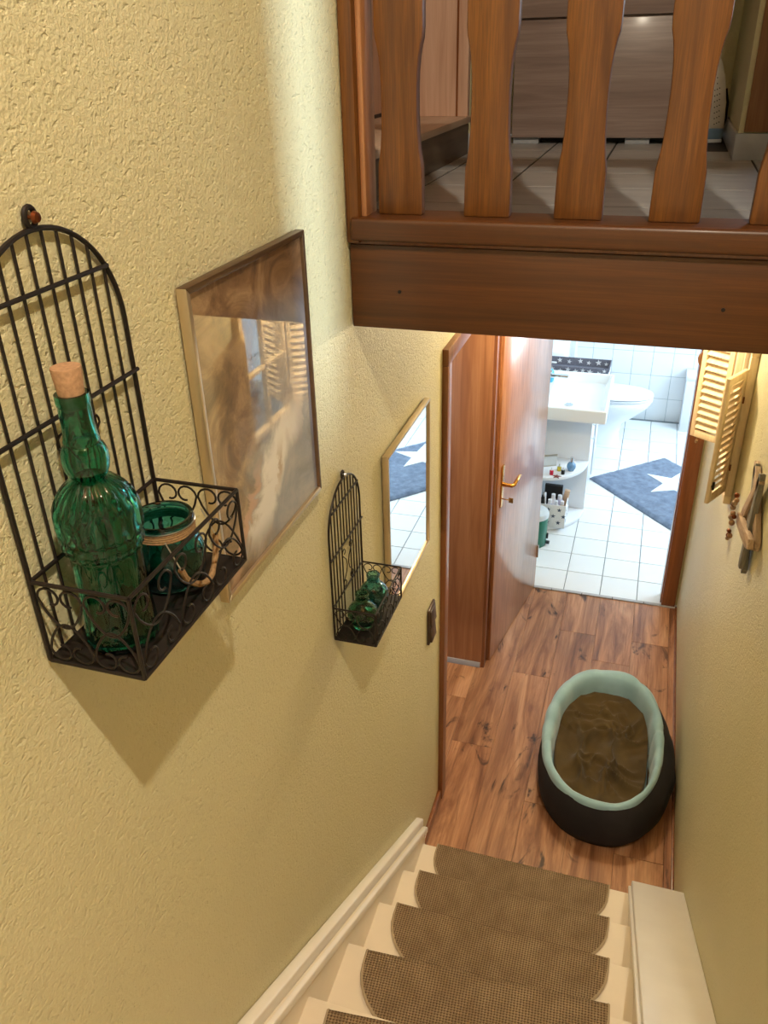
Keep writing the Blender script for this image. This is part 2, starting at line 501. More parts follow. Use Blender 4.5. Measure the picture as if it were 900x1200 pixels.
struct(box(-1.4, 3.6, -4.3, 4.5, ZC, ZC + 0.1).build('ceiling', 'jambdark', smooth=False), 'unseen ceiling of the upper floor, brown wood to cut bounced light', 'ceiling')  # out of view; dark wood chosen to reduce bounce from the lamp
struct(box(XL, XR, YB + 0.05, YT, 2.385, 2.40).build('ceiling_hall', 'ceiling', smooth=False), 'ceiling of the lower hall under the landing', 'ceiling')

# landing floor with single tiles
fl = struct(box(XL - 0.7, 3.5, YB + 0.05, 4.4, 2.40, ZU - 0.003).build('floor_landing', 'dark_grout', smooth=False), 'grey tiled floor of the upper landing', 'floor')
tw, tl = 0.252, 0.33
t0 = box(-tw / 2 + 0.004, tw / 2 - 0.004, -tl / 2 + 0.004, tl / 2 - 0.004, -0.006, 0).build('tile', 'tile_grey', fl, 0.001, local=True, seg=1)
first = True
for i in range(-1, 9):
    for j in range(0, 8):
        x = -0.466 - tw / 2 + tw * i; y = 2.39 - tl / 2 - tl + tl * j + 0.33
        if x + tw / 2 > 2.09 or y - tl / 2 < YB + 0.06 and j > 0: continue
        if y > 4.3 or y < 1.8: continue
        if 0.13 < x < 0.6 and y > 3.6 or x > 0.3 and y < 2.04: continue
        if first: t0.location = (x, y, ZU); first = False
        else: inst(t0, fl, (x, y, ZU))
# slab of the upper floor to the right of the stairs
struct(box(XR, 3.5, -4.2, YB + 0.05, 2.40, ZU).build('floor_upper', 'tile_grey', smooth=False), 'upper floor beside the stairwell', 'floor')

# lower hall floor with laminate planks
fl = struct(box(XL - 0.9, XR, 1.9, YT, -0.03, -0.008).build('floor', 'dark_grout', smooth=False), 'walnut laminate floor of the lower hall', 'floor')
seams = [-1.50, -1.22, -1.025, -0.83, -0.636, -0.441, -0.246, -0.048, 0.149, 0.345, 0.385]
cuts = {0: [3.0], 1: [3.4], 2: [2.6], 3: [3.2], 4: [2.895, 4.1], 5: [3.47], 6: [2.62, 3.90], 7: [3.68], 8: [2.45, 3.90], 9: [3.2]}
for i in range(10):
    ys = [1.95] + cuts[i] + [YT - 0.012]
    for a, b in zip(ys[:-1], ys[1:]):
        x0, x1 = seams[i], seams[i + 1]
        p = box(-(x1 - x0) / 2 + 0.0004, (x1 - x0) / 2 - 0.0004, -(b - a) / 2 + 0.0006, (b - a) / 2 - 0.0006, -0.008, 0)
        o = p.build('plank', 'laminate', fl, 0.0008, local=True, seg=1); o.location = ((x0 + x1) / 2, (a + b) / 2, 0)

# bathroom shell
mb = MB(); BY0, BY1, BZ0, BZ1 = 5.3, 6.7, 0.95, 2.25
mb.box(XB1, XB1 + 0.1, YT + 0.1, BY0, 0, 2.4); mb.box(XB1, XB1 + 0.1, BY1, YBB, 0, 2.4)
mb.box(XB1, XB1 + 0.1, BY0, BY1, 0, BZ0); mb.box(XB1, XB1 + 0.1, BY0, BY1, BZ1, 2.4)
struct(mb.build('wall_bathroom_right', 'white_wall', smooth=False), 'white bathroom wall with window', 'wall')
struct(box(XB0 - 0.1, XB0, YT + 0.1, YBB, 0, 2.4).build('wall_bathroom_left', 'white_wall', smooth=False), 'white bathroom wall behind the washbasin', 'wall')
struct(box(XB0, XB1, YT + 0.0, YBB, 2.4, 2.5).build('ceiling_bathroom', 'ceiling', smooth=False), 'white bathroom ceiling', 'ceiling')
struct(box(XR + 0.1, XB1 + 0.1, YT, YT + 0.1, 0, 2.4).build('wall_bathroom_front', 'white_wall', smooth=False), 'white bathroom wall beside the doorway', 'wall')
wb = struct(box(XB0 - 0.1, XB1 + 0.1, YBB + 0.003, YBB + 0.1, 0, 2.4).build('wall_bathroom_back', 'wall_grout', smooth=False), 'white tiled back wall of the bathroom', 'wall')
ws, wh = 0.166, 0.205
t1 = box(-ws / 2 + 0.0018, ws / 2 - 0.0018, 0, 0.008, 0.0018, wh - 0.0018).build('tile', 'tile_white', wb, 0.0012, local=True, seg=1)
first = True
for i in range(-6, 9):
    for j in range(11):
        x = 0.10 + ws / 2 + ws * i
        if x - ws / 2 < XB0 or x + ws / 2 > XB1: continue
        if first: t1.location = (x, YBB, wh * j); first = False
        else: inst(t1, wb, (x, YBB, wh * j))
fb = struct(box(XB0, XB1, YT - 0.01, YBB, -0.03, 0.002).build('floor_bathroom', 'grout', smooth=False), 'white tiled bathroom floor', 'floor')
ts = 0.2145
t2 = box(-ts / 2 + 0.0022, ts / 2 - 0.0022, -ts / 2 + 0.0022, ts / 2 - 0.0022, -0.004, 0.006).build('tile', 'tile_white', fb, 0.0012, local=True, seg=1)
first = True
for i in range(-4, 7):
    for j in range(-1, 12):
        x = -0.058 - ts / 2 + ts * (i + 1); y = 4.515 + ts / 2 + ts * j
        if x - ts / 2 < XB0 - 0.02 or x + ts / 2 > XB1: continue
        if first: t2.location = (x, y, 0); first = False
        else: inst(t2, fb, (x, y, 0))
struct(box(XB0, -0.53, 6.86, YBB, 0, 2.4).build('trim_1', 'cabinet', smooth=False), 'white boxed pipe casing in the bathroom corner', 'trim')
th = struct(box(-0.53, 0.385, YT - 0.03, YT - 0.012, -0.01, 0.0).build('trim_2', 'dark_grout', smooth=False), 'tiled threshold strip in front of the bathroom', 'trim')
for k in range(5):
    x0 = -0.52 + k * 0.18
    box(x0, min(x0 + 0.176, 0.384), YT - 0.03, YT - 0.008, -0.008, 0.007).build('threshold_tile', 'tile_base', th, 0.001, seg=1)


# windows (frames in the wall openings the daylight comes through; two are added)
def window(name, x, y0, y1, z0, z1, label, axis='x'):
    o = thing(name, (x, (y0 + y1) / 2, z0) if axis == 'x' else ((y0 + y1) / 2, x, z0), label, 'window', None, 'structure')
    for a in ((y0, y0 + 0.06, z0, z1), (y1 - 0.06, y1, z0, z1), (y0, y1, z0, z0 + 0.06), (y0, y1, z1 - 0.06, z1), ((y0 + y1) / 2 - 0.04, (y0 + y1) / 2 + 0.04, z0, z1)):
        (box(x, x + 0.05, *a) if axis == 'x' else box(a[0], a[1], x, x + 0.05, a[2], a[3])).build('window_frame', 'white_gloss', o, 0.004)


window('window_1', XB1 + 0.045, BY0, BY1, BZ0, BZ1, 'white framed bathroom window')
window('window_2', 4.43, WX0, WX1, WZ0, WZ1, 'added white framed window around the landing fill light', 'y')
window('window_4', 3.53, 1.36, 1.84, 2.78, 3.92, 'narrow white framed landing window')
window('window_3', 1.83, -2.25, -1.25, 0.95, 2.1, 'added white framed window around the side room fill light', 'y')

# doorway in the left wall: deep wooden lining and casing
o = thing('trim_3', (XL, 3.0, 0), 'reddish wooden door lining and casing in the left hall wall', 'door frame', None, 'structure')
D = 0.30
box(XL - D, XL + 0.004, DY1, DY1 + 0.02, 0.0, DZ + 0.02).build('lining', 'jamb', o, 0.001)
box(XL - D, XL + 0.004, DY0 - 0.02, DY0, 0.0, DZ + 0.02).build('lining', 'jamb', o, 0.001)
box(XL - D, XL + 0.004, DY0 - 0.02, DY1 + 0.02, DZ, DZ + 0.02).build('lining', 'jamb', o, 0.001)
box(XL - 0.002, XL + 0.020, DY0 - 0.056, DY0 - 0.001, 0, DZ + 0.0005).build('casing', 'jambdark', o, 0.003)
box(XL - 0.002, XL + 0.020, DY1 + 0.001, DY1 + 0.056, 0, DZ + 0.0005).build('casing', 'jambdark', o, 0.003)
box(XL - 0.002, XL + 0.021, DY0 - 0.056, DY1 + 0.056, DZ + 0.001, DZ + 0.057).build('casing', 'jambdark', o, 0.003)
box(XL - D + 0.02, XL - 0.001, DY1 - 0.004, DY1, 0, 0.035).build('kick_strip', 'tile_base', o, 0.001)
mb = MB()
mb.box(-2.6, -2.25, 1.82, 1.9, 0, 2.4); mb.box(-1.25, XL - 0.22, 1.82, 1.9, 0, 2.4); mb.box(-2.25, -1.25, 1.82, 1.9, 0, 0.95); mb.box(-2.25, -1.25, 1.82, 1.9, 2.1, 2.4)
mb.box(-2.7, -2.6, 1.82, 4.3, 0, 2.4); mb.box(-2.6, XL - 0.22, 4.2, 4.3, 0, 2.4)
struct(mb.build('wall_side_room', 'white_wall', smooth=False), 'white walls of the side room behind the left doorway', 'wall')
struct(box(-2.6, XL - 0.22, 1.9, 4.2, 2.4, 2.45).build('ceiling_side_room', 'ceiling', smooth=False), 'white ceiling of the side room', 'ceiling')
struct(box(-2.6, XL - 0.9, 1.9, 4.2, -0.03, 0.0).build('floor_side_room', 'laminate', smooth=False), 'laminate floor of the side room', 'floor')
struct(box(XL, XL + 0.015, 2.2, DY0 - 0.057, 0, 0.06).build('baseboard_left', 'jambdark', None, 0.003), 'short brown baseboard beside the left doorway', 'baseboard')
struct(box(XR - 0.012, XR, 2.16, YT - 0.032, 0, 0.012).build('baseboard_right', 'jambdark', None, 0.003), 'narrow brown floor strip along the right wall', 'baseboard')

# bathroom door frame
o = thing('trim_4', (0.3, YT, 0), 'brown wooden frame of the bathroom doorway', 'door frame', None, 'structure')
box(0.296, 0.372, YT - 0.022, YT + 0.008, 0.007, 2.06).build('casing', 'jambdark', o, 0.003)
box(0.289, 0.362, YT + 0.004, YT + 0.104, 0.007, 2.06).build('lining', 'jambdark', o, 0.002)
box(-0.54, -0.47, YT - 0.022, YT + 0.004, 0.007, 2.06).build('casing', 'jambdark', o, 0.003)
box(-0.53, -0.46, YT + 0.004, YT + 0.104, 0.007, 2.06).build('lining', 'jambdark', o, 0.002)
box(-0.46, 0.289, YT + 0.004, YT + 0.104, 1.99, 2.06).build('lining', 'jambdark', o, 0.002)

# open bathroom door leaf (origin at the hinge foot)
hx, hy = -0.447, 4.285
ang = math.atan2(3.548 - 4.327, -0.579 + 0.448)
dr = thing('door_1', (hx, hy, 0.008), 'open reddish oak bathroom door with brass lever handle', 'door', None, 'structure', ang)
# local frame: x along the leaf from the hinge, +y is the face towards the wall
W_ = 0.775
box(0, W_, -0.040, 0, 0, 1.98).build('leaf', 'door', dr, 0.002, local=True)
# which side faces the hall: local -y or +y ; computed so that world +x is the visible side
side = 1 if Matrix.Rotation(ang, 3, 'Z') @ Vector((0, 1, 0)) @ Vector((1, 0, 0)) > 0 else -1
fy = 0.0 if side > 0 else -0.040
by = -0.040 if side > 0 else 0.0


def fb_(a, b): return tuple(sorted((fy + side * a, fy + side * b)))


box(W_, W_ + 0.012, *sorted((by + side * 0.004, by + side * 0.026)), 0, 1.98).build('rebate', 'jambdark', dr, 0.001, local=True)
box(W_ - 0.001, W_ + 0.002, *sorted((fy - side * 0.034, fy - side * 0.012)), 0.90, 1.12).build('lock_plate', 'steel', dr, 0.0005, local=True)
box(W_ + 0.001, W_ + 0.010, *sorted((fy - side * 0.030, fy - side * 0.016)), 1.055, 1.085).build('latch', 'steel', dr, 0.001, local=True)
hx0 = W_ - 0.055
bp = box(hx0 - 0.018, hx0 + 0.018, *fb_(0, 0.007), 0.92, 1.145).build('back_plate', 'brass', dr, 0.006, local=True)
h = MB().tube([(hx0, fy, 1.045), (hx0, fy + side * 0.03, 1.045), (hx0, fy + side * 0.052, 1.046), (hx0 - 0.012, fy + side * 0.06, 1.048), (hx0 - 0.05, fy + side * 0.06, 1.055), (hx0 - 0.09, fy + side * 0.058, 1.06), (hx0 - 0.115, fy + side * 0.056, 1.05)],
              [0.013, 0.010, 0.010, 0.010, 0.009, 0.008, 0.006], 10)
h.build('lever_handle', 'brass', dr, local=True)
k = MB().tube([(hx0, fy, 0.965), (hx0, fy + side * 0.045, 0.965)], 0.003, 8)
k.box(hx0 - 0.002, hx0 + 0.002, *fb_(0.04, 0.062), 0.952, 0.978)
k.build('key', 'brass', dr, local=True)
for zz in (0.25, 1.75):
    MB().tube([(-0.006, fy, zz - 0.04), (-0.006, fy, zz + 0.04)], 0.008, 10).build('hinge', 'steel', dr, local=True)

# ================================================================== STAIRCASE
RS, GO, Y1 = 0.1807, 0.268, 2.14
st = thing('staircase', (-0.2, Y1, 0), 'cream painted wooden staircase going down to the hall', 'staircase', None, 'structure')
for k in range(1, 14):
    z = RS * k; yn = Y1 - GO * (k - 1)
    box(-0.588, 0.212, yn - GO - 0.02, yn, z - 0.035, z).build('tread', 'white_paint', st, 0.006)
    box(-0.586, 0.210, yn - 0.045, yn - 0.027, z - RS + 0.001, z - 0.034).build('riser', 'white_paint', st, 0.001)
SL = RS / GO


def sloped(x0, x1, ya, za, yb, h0, h1):
    """board rising towards the camera: from (ya,za) to yb, between offsets h0..h1"""
    zb = za + (ya - yb) * SL
    return MB().add([(x0, ya, za + h0), (x1, ya, za + h0), (x1, ya, za + h1), (x0, ya, za + h1), (x0, yb, zb + h0), (x1, yb, zb + h0), (x1, yb, zb + h1), (x0, yb, zb + h1)],
                    [(0, 1, 2, 3), (7, 6, 5, 4), (0, 4, 5, 1), (3, 2, 6, 7), (0, 3, 7, 4), (1, 5, 6, 2)])


sloped(XL + 0.001, -0.576, 2.165, 0.245, -1.2, -0.245, 0.0).build('stringer', 'white_paint', st, 0.003)
sloped(XL + 0.001, -0.583, 2.17, 0.272, -1.2, -0.03, 0.012).build('stringer_cap', 'white_gloss', st, 0.005)
sloped(-0.585, -0.566, 2.172, 0.232, -1.2, -0.022, 0.008).build('stringer_bead', 'white_gloss', st, 0.004)
sloped(0.208, 0.230, 2.11, 0.235, -1.2, -0.235, 0.0).build('stringer', 'white_paint', st, 0.003)
sloped(0.196, 0.232, 2.115, 0.245, -1.2, -0.012, 0.008).build('stringer_bead', 'white_gloss', st, 0.003)
sloped(0.205, XR - 0.0005, 2.125, 0.257, -1.2, -0.012, 0.014).build('stringer_cap', 'white_gloss', st, 0.004)
sloped(0.232, XR - 0.001, 2.11, 0.24, -1.2, -0.24, 0.0).build('stringer_casing', 'white_paint', st, 0.002)
# stair mats
mat_lab = ['brown sisal stair mat on the lowest step next to the floor', 'brown sisal stair mat on the second step from the floor',
           'brown sisal stair mat on the third step from the floor', 'brown sisal stair mat on the fourth step from the floor',
           'brown sisal stair mat on the fifth step, mostly cut off by the lower picture edge']
for k in range(1, 6):
    z = RS * k; yn = Y1 - GO * (k - 1)
    x0, x1, dp = -0.517, 0.131, 0.235
    rot = (0, 0, 0, 0.055, 0.09)[k - 1]
    root = thing('stair_mat', ((x0 + x1) / 2, yn, z), mat_lab[k - 1], 'stair mat', 'brown sisal mats on the stair treads', None, rot)
    hw = (x1 - x0) / 2
    # outline (local), straight at the nosing, rounded behind
    out = [(hw, 0.006)]
    for i in range(0, 13):
        a = i / 12 * PI / 2
        out.append((hw - 0.29 + 0.29 * math.cos(a), -dp + 0.20 - 0.20 * math.sin(a)))
    out += [(-x, y) for x, y in out[::-1]]
    def clean(ps):
        r = []
        for p in ps:
            if not r or (Vector(p) - Vector(r[-1])).length > 1e-4: r.append(p)
        return r
    out = clean(out)
    MB().prism(out[::-1], 'z', 0.0005, 0.008).build('pile', 'sisal', root, 0.0015, local=True, seg=1)
    box(-hw, hw, 0.0005, 0.0085, -0.045, 0.008).build('nosing_flap', 'sisal', root, 0.003, local=True, seg=2)
    MB().tube([(hw, 0.006, -0.04)] + [(p[0], p[1], 0.004) for p in out] + [(-hw, 0.006, -0.04)], 0.0052, 6).build('binding', 'binding', root, local=True)

# ================================================================== BALUSTRADE AND BEAM
bl = thing('balustrade', (XL, YB, 2.38), 'honey oak balustrade with flat turned balusters on a wide beam', 'balustrade')
box(XL + 0.004, XR - 0.002, YB, YB + 0.045, 2.381, 2.556).build('fascia_board', 'oak_x', bl, 0.002)
box(XL + 0.012, XR - 0.002, YB - 0.022, YB + 0.10, 2.566, 2.612).build('bottom_rail', 'oak_x', bl, 0.008, seg=3)
box(XL + 0.006, XR - 0.002, YB + 0.006, YB + 0.10, 2.553, 2.568).build('groove_strip', 'jambdark', bl)
box(XL + 0.002, XL + 0.030, YB - 0.012, YB + 0.09, 2.560, 3.50).build('wall_post', 'oak', bl, 0.004)
box(XL + 0.030, XL + 0.042, YB + 0.005, YB + 0.075, 2.610, 3.50).build('wall_post_strip', 'jamb', bl, 0.003)
box(XL + 0.002, XR - 0.002, YB + 0.005, YB + 0.085, 3.45, 3.50).build('handrail', 'oak_x', bl, 0.012, seg=3)
box(XR, XR + 0.075, 1.60, 1.745, ZU, 3.56).build('newel_post', 'oak', bl, 0.006)
half = [(2.612, 0.0465), (2.700, 0.0455), (2.710, 0.0440), (2.735, 0.0400), (2.765, 0.0375), (2.80, 0.0362), (2.84, 0.0360), (2.87, 0.0372), (2.895, 0.0395), (2.915, 0.0430), (2.928, 0.0465), (2.945, 0.0478),
        (3.0, 0.0478), (3.115, 0.0478), (3.132, 0.0465), (3.145, 0.043), (3.17, 0.0395), (3.22, 0.036), (3.28, 0.0375), (3.33, 0.042), (3.345, 0.0455), (3.452, 0.0465)]
prof = [(wd, z) for z, wd in half] + [(-wd, z) for z, wd in half[::-1]]
b0 = None
for xc in (-0.508, -0.3295, -0.151, 0.027, 0.2055):
    if b0 is None:
        b0 = MB().prism([(p[0], p[1] - 2.612) for p in prof], 'y', -0.014, 0.014).build('baluster', 'oak', bl, 0.004, local=True, seg=2, angle=30)
        b0.location = Vector((xc, YB + 0.043, 2.612)) - Vector(bl.location)
    else:
        inst(b0, bl, Vector((xc, YB + 0.043, 2.612)) - Vector(bl.location))
for xs, zs in ((-0.503, 2.462), (0.138, 2.462)):
    MB().lathe([(0.0, -0.002), (0.004, -0.002), (0.004, 0.001), (0.0, 0.0015)], (0, 0, 0), 12).build('screw', 'iron', bl, local=True)
    s = bl.children[-1] if False else COL.objects[-1]
    s.rotation_euler = (PI / 2, 0, 0); s.location = Vector((xs, YB - 0.0005, zs)) - Vector(bl.location)

# ================================================================== UPPER LANDING
# wardrobe on a raised plinth at the left
wd = thing('wardrobe', (-0.9, 2.9, ZU), 'pale beech wardrobe on a raised plinth seen between the left balusters', 'wardrobe')
box(-1.25, -0.770, 2.26, 3.57, ZU, 2.645).build('plinth', 'grey_wood_y', wd, 0.002)
box(-1.25, -0.762, 2.27, 3.575, 2.645, 2.668).build('base_board', 'pale_wood_y', wd, 0.002)
box(-0.79, -0.760, 2.245, 2.27, 2.635, 2.668).build('edge_cap', 'black', wd, 0.001)
box(-1.20, -0.775, 2.27, 2.305, 2.668, 4.6).build('side_panel', 'jamb', wd, 0.002)
box(-1.20, -0.768, 3.545, 3.575, 2.668, 4.6).build('side_panel', 'pale_wood', wd, 0.002)
box(-0.808, -0.768, 3.535, 3.546, 2.668, 4.6).build('edge_trim', 'pale_wood', wd, 0.002)
box(-0.816, -0.806, 3.537, 3.546, 2.668, 4.6).build('edge_trim', 'jambdark', wd, 0.002)
box(-1.14, -1.12, 2.305, 3.54, 2.682, 4.6).build('sliding_door', 'pale_wood', wd, 0.002)
box(-1.135, -1.123, 2.305, 3.54, 2.668, 2.682).build('gap_shade_strip', 'black', wd)  # black strip standing in for the dark gap under the door
box(-1.2, -0.768, 2.27, 3.575, 4.6, 4.63).build('top_board', 'pale_wood', wd, 0.002)
struct(box(-0.782, -0.770, 3.60, 4.4, ZU, 2.60).build('baseboard_landing_left', 'tile_base', None, 0.001), 'grey tile baseboard beside the wardrobe', 'baseboard')

# drawer cabinet
dc = thing('drawer_cabinet', (-0.32, 4.1, ZU), 'grey-brown drawer cabinet at the back of the upper landing', 'cabinet')
box(-0.662, 0.012, 3.965, 4.395, 2.556, 3.62).build('body', 'drawer', dc, 0.002)
box(-0.66, 0.010, 3.945, 3.964, 2.556, 2.995).build('drawer', 'drawer', dc, 0.002)
box(-0.66, 0.010, 3.945, 3.964, 3.003, 3.30).build('drawer', 'drawer', dc, 0.002)
box(-0.66, 0.010, 3.945, 3.964, 3.308, 3.60).build('drawer', 'drawer', dc, 0.002)
for xa, xb in ((-0.655, -0.545), (-0.18, -0.08)):
    box(xa, xb, 3.97, 4.05, ZU, 2.557).build('foot', 'tile_base', dc, 0.002)
box(-0.64, 0.0, 4.06, 4.08, ZU, 2.557).build('gap_shade_board', 'black', dc)  # black board drawn in as the shade of the gap under the drawers

# steam iron standing on its heel
si = thing('steam_iron', (0.138, 4.06, ZU), 'white steam iron standing upright beside the drawer cabinet', 'iron')
pl = []
for i in range(17):
    t = i / 16
    hwid = 0.066 * math.cos(t * PI / 2) ** 0.62
    pl.append((hwid, 0.055 + 0.27 * t))
outl = pl + [(-x, z) for x, z in pl[::-1][1:]]
def irot(px, py, pz):   # iron turned a little so that the sole looks to the left front
    a = math.radians(12); return (0.138 + px * math.cos(a) - py * math.sin(a), 4.06 + px * math.sin(a) + py * math.cos(a), ZU + pz)
def iprism(pts, ya, yb):
    n = len(pts); m = MB()
    m.add([irot(x, ya, z) for x, z in pts] + [irot(x, yb, z) for x, z in pts], [tuple(range(n)), tuple(range(n, 2 * n))[::-1]] + [(i, (i + 1) % n, n + (i + 1) % n, n + i) for i in range(n)])
    return m
sp = iprism(outl, -0.03, -0.024).build('sole_plate', 'iron_sole', si, 0.001)
for r_ in range(9):
    for c_ in (-1, 0, 1):
        zz = 0.075 + r_ * 0.021
        if abs(c_) and zz > 0.22: continue
        cx, cz = 0.045 * (1 - zz / 0.32) + c_ * 0.010 * 0.9, zz + 0.004 * c_
        pts = [(cx + 0.0024 * math.cos(a * PI / 4), cz + 0.0024 * math.sin(a * PI / 4)) for a in range(8)]
        iprism(pts, -0.0306, -0.0298).build('steam_hole', 'black', sp)
small = [(x * 0.95, 0.055 + (z - 0.055) * 0.97) for x, z in outl]
iprism(small, -0.024, 0.035).build('body', 'cabinet', si, 0.006)
iprism([(0.066, 0.012), (0.066, 0.056), (-0.066, 0.056), (-0.066, 0.012)], -0.033, 0.05).build('water_tank', 'iron_blue', si, 0.006)
iprism([(0.066, 0.0), (0.066, 0.014), (-0.066, 0.014), (-0.066, 0.0)], -0.034, 0.055).build('heel', 'cabinet', si, 0.003)
MB().tube([irot(0, 0.03, 0.07), irot(0, 0.075, 0.09), irot(0, 0.08, 0.15), irot(0, 0.06, 0.2), irot(0, 0.02, 0.22)], 0.012, 10).build('handle', 'cabinet', si)
MB().tube([irot(0.07, 0.03, 0.03), irot(0.085, 0.03, 0.09), irot(0.082, 0.03, 0.15), irot(0.068, 0.03, 0.20)], 0.005, 8).build('cord', 'black', si)

# cladding and skirting on the right wall corner
struct(box(0.222, 0.528, 3.438, 3.452, ZU, 2.617).build('baseboard_landing_right', 'tile_base', None, 0.002), 'grey tile skirting at the right wall corner upstairs', 'baseboard')
struct(box(0.221, 0.232, 3.452, 4.39, ZU, 2.617).build('baseboard_landing_side', 'tile_base', None, 0.002), 'grey tile skirting along the side of the right wall corner upstairs', 'baseboard')
cl = thing('wall_cladding', (0.247, 3.45, 2.62), 'brown wooden board cladding the right wall corner upstairs', 'cladding')
for i in range(2):
    box(0.247 + i * 0.14, 0.247 + i * 0.14 + 0.138, 3.432, 3.450, 2.622, 4.5).build('board', 'cladding', cl, 0.002)


# ================================================================== LEFT WALL DECORATION
def spiral(cx, cz, r, a0, a1, shrink=0.45, n=12):
    return [(cx + r * (1 - (1 - shrink) * (i / n)) * math.cos(a0 + (a1 - a0) * i / n), cz + r * (1 - (1 - shrink) * (i / n)) * math.sin(a0 + (a1 - a0) * i / n)) for i in range(n + 1)]


def cscroll(w, h, up=1):
    """2-D C-scroll: a shallow U with ends curling inward, width w, height h, centre (0,0)"""
    r = h * 0.30
    pts = []
    L = spiral(-w / 2 + r, h / 2 - r, r, PI, PI - 1.55 * PI, 0.45, 12)
    pts += L[::-1]
    for i in range(1, 14):
        t = i / 14
        x = -w / 2 + w * t
        z = h / 2 - r - (h - r) * math.sin(PI * t) ** 0.75
        pts.append((x, z))
    R = spiral(w / 2 - r, h / 2 - r, r, 0, 1.55 * PI, 0.45, 12)
    pts += R
    return [(x, z * up) for x, z in pts]


def wire_rack(y0, y1, zb, dpt, s, label, nail):
    """bird-cage shaped wall basket: back grid with arch, shelf with scrolled sides and front"""
    yc = (y0 + y1) / 2; hw = (y1 - y0) / 2
    x0 = XL + 0.006; xf = XL + dpt
    zr = zb + 0.108 * s; zc1 = zb + 0.263 * s; zc2 = zb + 0.397 * s; zarc = zb + 0.328 * s
    root = thing('wire_wall_rack', (XL, yc, zb), label, 'wall rack', 'black birdcage-shaped wire wall racks')
    R = 0.0031 * s; r = 0.0019 * s; rs = 0.0015 * s
    arch = [(x0, y0, zb), (x0, y0, zarc)] + [(x0, yc - hw * math.cos(a), zarc + hw * math.sin(a)) for a in [PI * i / 28 for i in range(1, 28)]] + [(x0, y1, zarc), (x0, y1, zb)]
    MB().tube(arch, R, 8).build('arch_frame', 'iron', root)
    nb = 11
    for i in range(1, nb):
        y = y0 + (y1 - y0) * i / nb
        ztop = zarc + math.sqrt(max(0, hw * hw - (y - yc) ** 2))
        segs = [(zb, ztop)]
        if i in (4, 5, 6, 7): segs = [(zc1, ztop)] if i in (5, 6) else [(zb, ztop)]
        for a, b in segs: MB().tube([(x0, y, a), (x0, y, b)], r, 6).build('bar', 'iron', root)
    for z, e in ((zc1, 0.004), (zc2, 0.0)):
        dy = math.sqrt(max(0, hw * hw - max(0, z - zarc) ** 2)) if z > zarc else hw
        MB().tube([(x0 + 0.003, yc - dy - e, z), (x0 + 0.003, yc + dy + e, z)], R * 0.9, 8).build('crossbar', 'iron', root)
    # scroll motif in the middle of the back
    mz = (zb + 0.10 * s + zc1) / 2
    for sgn in (-1, 1):
        pts = spiral(0.026 * s, 0.05 * s, 0.014 * s, -0.2, 1.5 * PI, 0.4)[::-1] + [(0.012 * s, 0.02 * s), (0.006 * s, 0.0), (0.012 * s, -0.02 * s)] + spiral(0.026 * s, -0.05 * s, 0.014 * s, 0.2, -1.5 * PI, 0.4)
        MB().tube([(x0 + 0.002, yc + sgn * p[0], mz + p[1]) for p in pts], rs, 6).build('scroll', 'iron', root)
    # shelf plate, rails and posts
    box(x0, xf, y0, y1, zb - 0.003 * s, zb + 0.002 * s).build('shelf_plate', 'iron', root, 0.001)
    for a, b in (((x0, y0), (xf, y0)), ((xf, y0), (xf, y1)), ((xf, y1), (x0, y1)), ((x0, y0), (x0, y1))):
        MB().tube([(*a, zr), (*b, zr)], R * 0.85, 8).build('rail', 'iron', root)
        MB().tube([(*a, zb), (*b, zb)], R * 0.85, 8).build('rail', 'iron', root)
    for y in (y0, y1):
        MB().tube([(xf, y, zb), (xf, y, zr)], R * 0.8, 8).build('post', 'iron', root)
    H = zr - zb
    # side scrolls
    for y in (y0, y1):
        for sg, zc in ((1, zb + H * 0.73), (-1, zb + H * 0.27)):
            for cx in (0.27, 0.75):
                pts = cscroll(dpt * 0.44, H * 0.5, sg)
                MB().tube([(x0 + (xf - x0) * cx + p[0], y, zc + p[1]) for p in pts], rs, 6).build('scroll', 'iron', root)
    # front scrolls
    for cy in (0.17, 0.5, 0.83):
        for sg, zc in ((1, zb + H * 0.70), (-1, zb + H * 0.27)):
            pts = cscroll((y1 - y0) * 0.30, H * 0.5, sg)
            MB().tube([(xf, y0 + (y1 - y0) * cy + p[0], zc + p[1]) for p in pts], rs, 6).build('scroll', 'iron', root)
    # hanging loop and screw
    zt = zarc + hw
    MB().tube([(x0, yc + 0.008 * s * math.cos(a), zt + 0.012 * s + 0.010 * s * math.sin(a)) for a in [2 * PI * i / 16 for i in range(16)]], R, 8, True).build('hanging_loop', 'iron', root)
    sc = MB().lathe([(0, -0.006), (0.002, -0.006), (0.002, 0.004), (0.0065 * s, 0.005), (0.005 * s, 0.009), (0, 0.010)], (0, 0, 0), 14).build('screw_head', nail, root, local=True)
    sc.rotation_euler = (0, PI / 2, 0); sc.location = (0.007, 0, zt + 0.012 * s - zb)
    return root


wire_rack(0.603, 0.860, 2.303, 0.130, 1.0, 'large black wire birdcage rack holding the corked bottle', 'bronze')
wire_rack(1.459, 1.668, 1.690, 0.108, 0.83, 'small black wire birdcage rack lower down beside the mirror', 'steel')

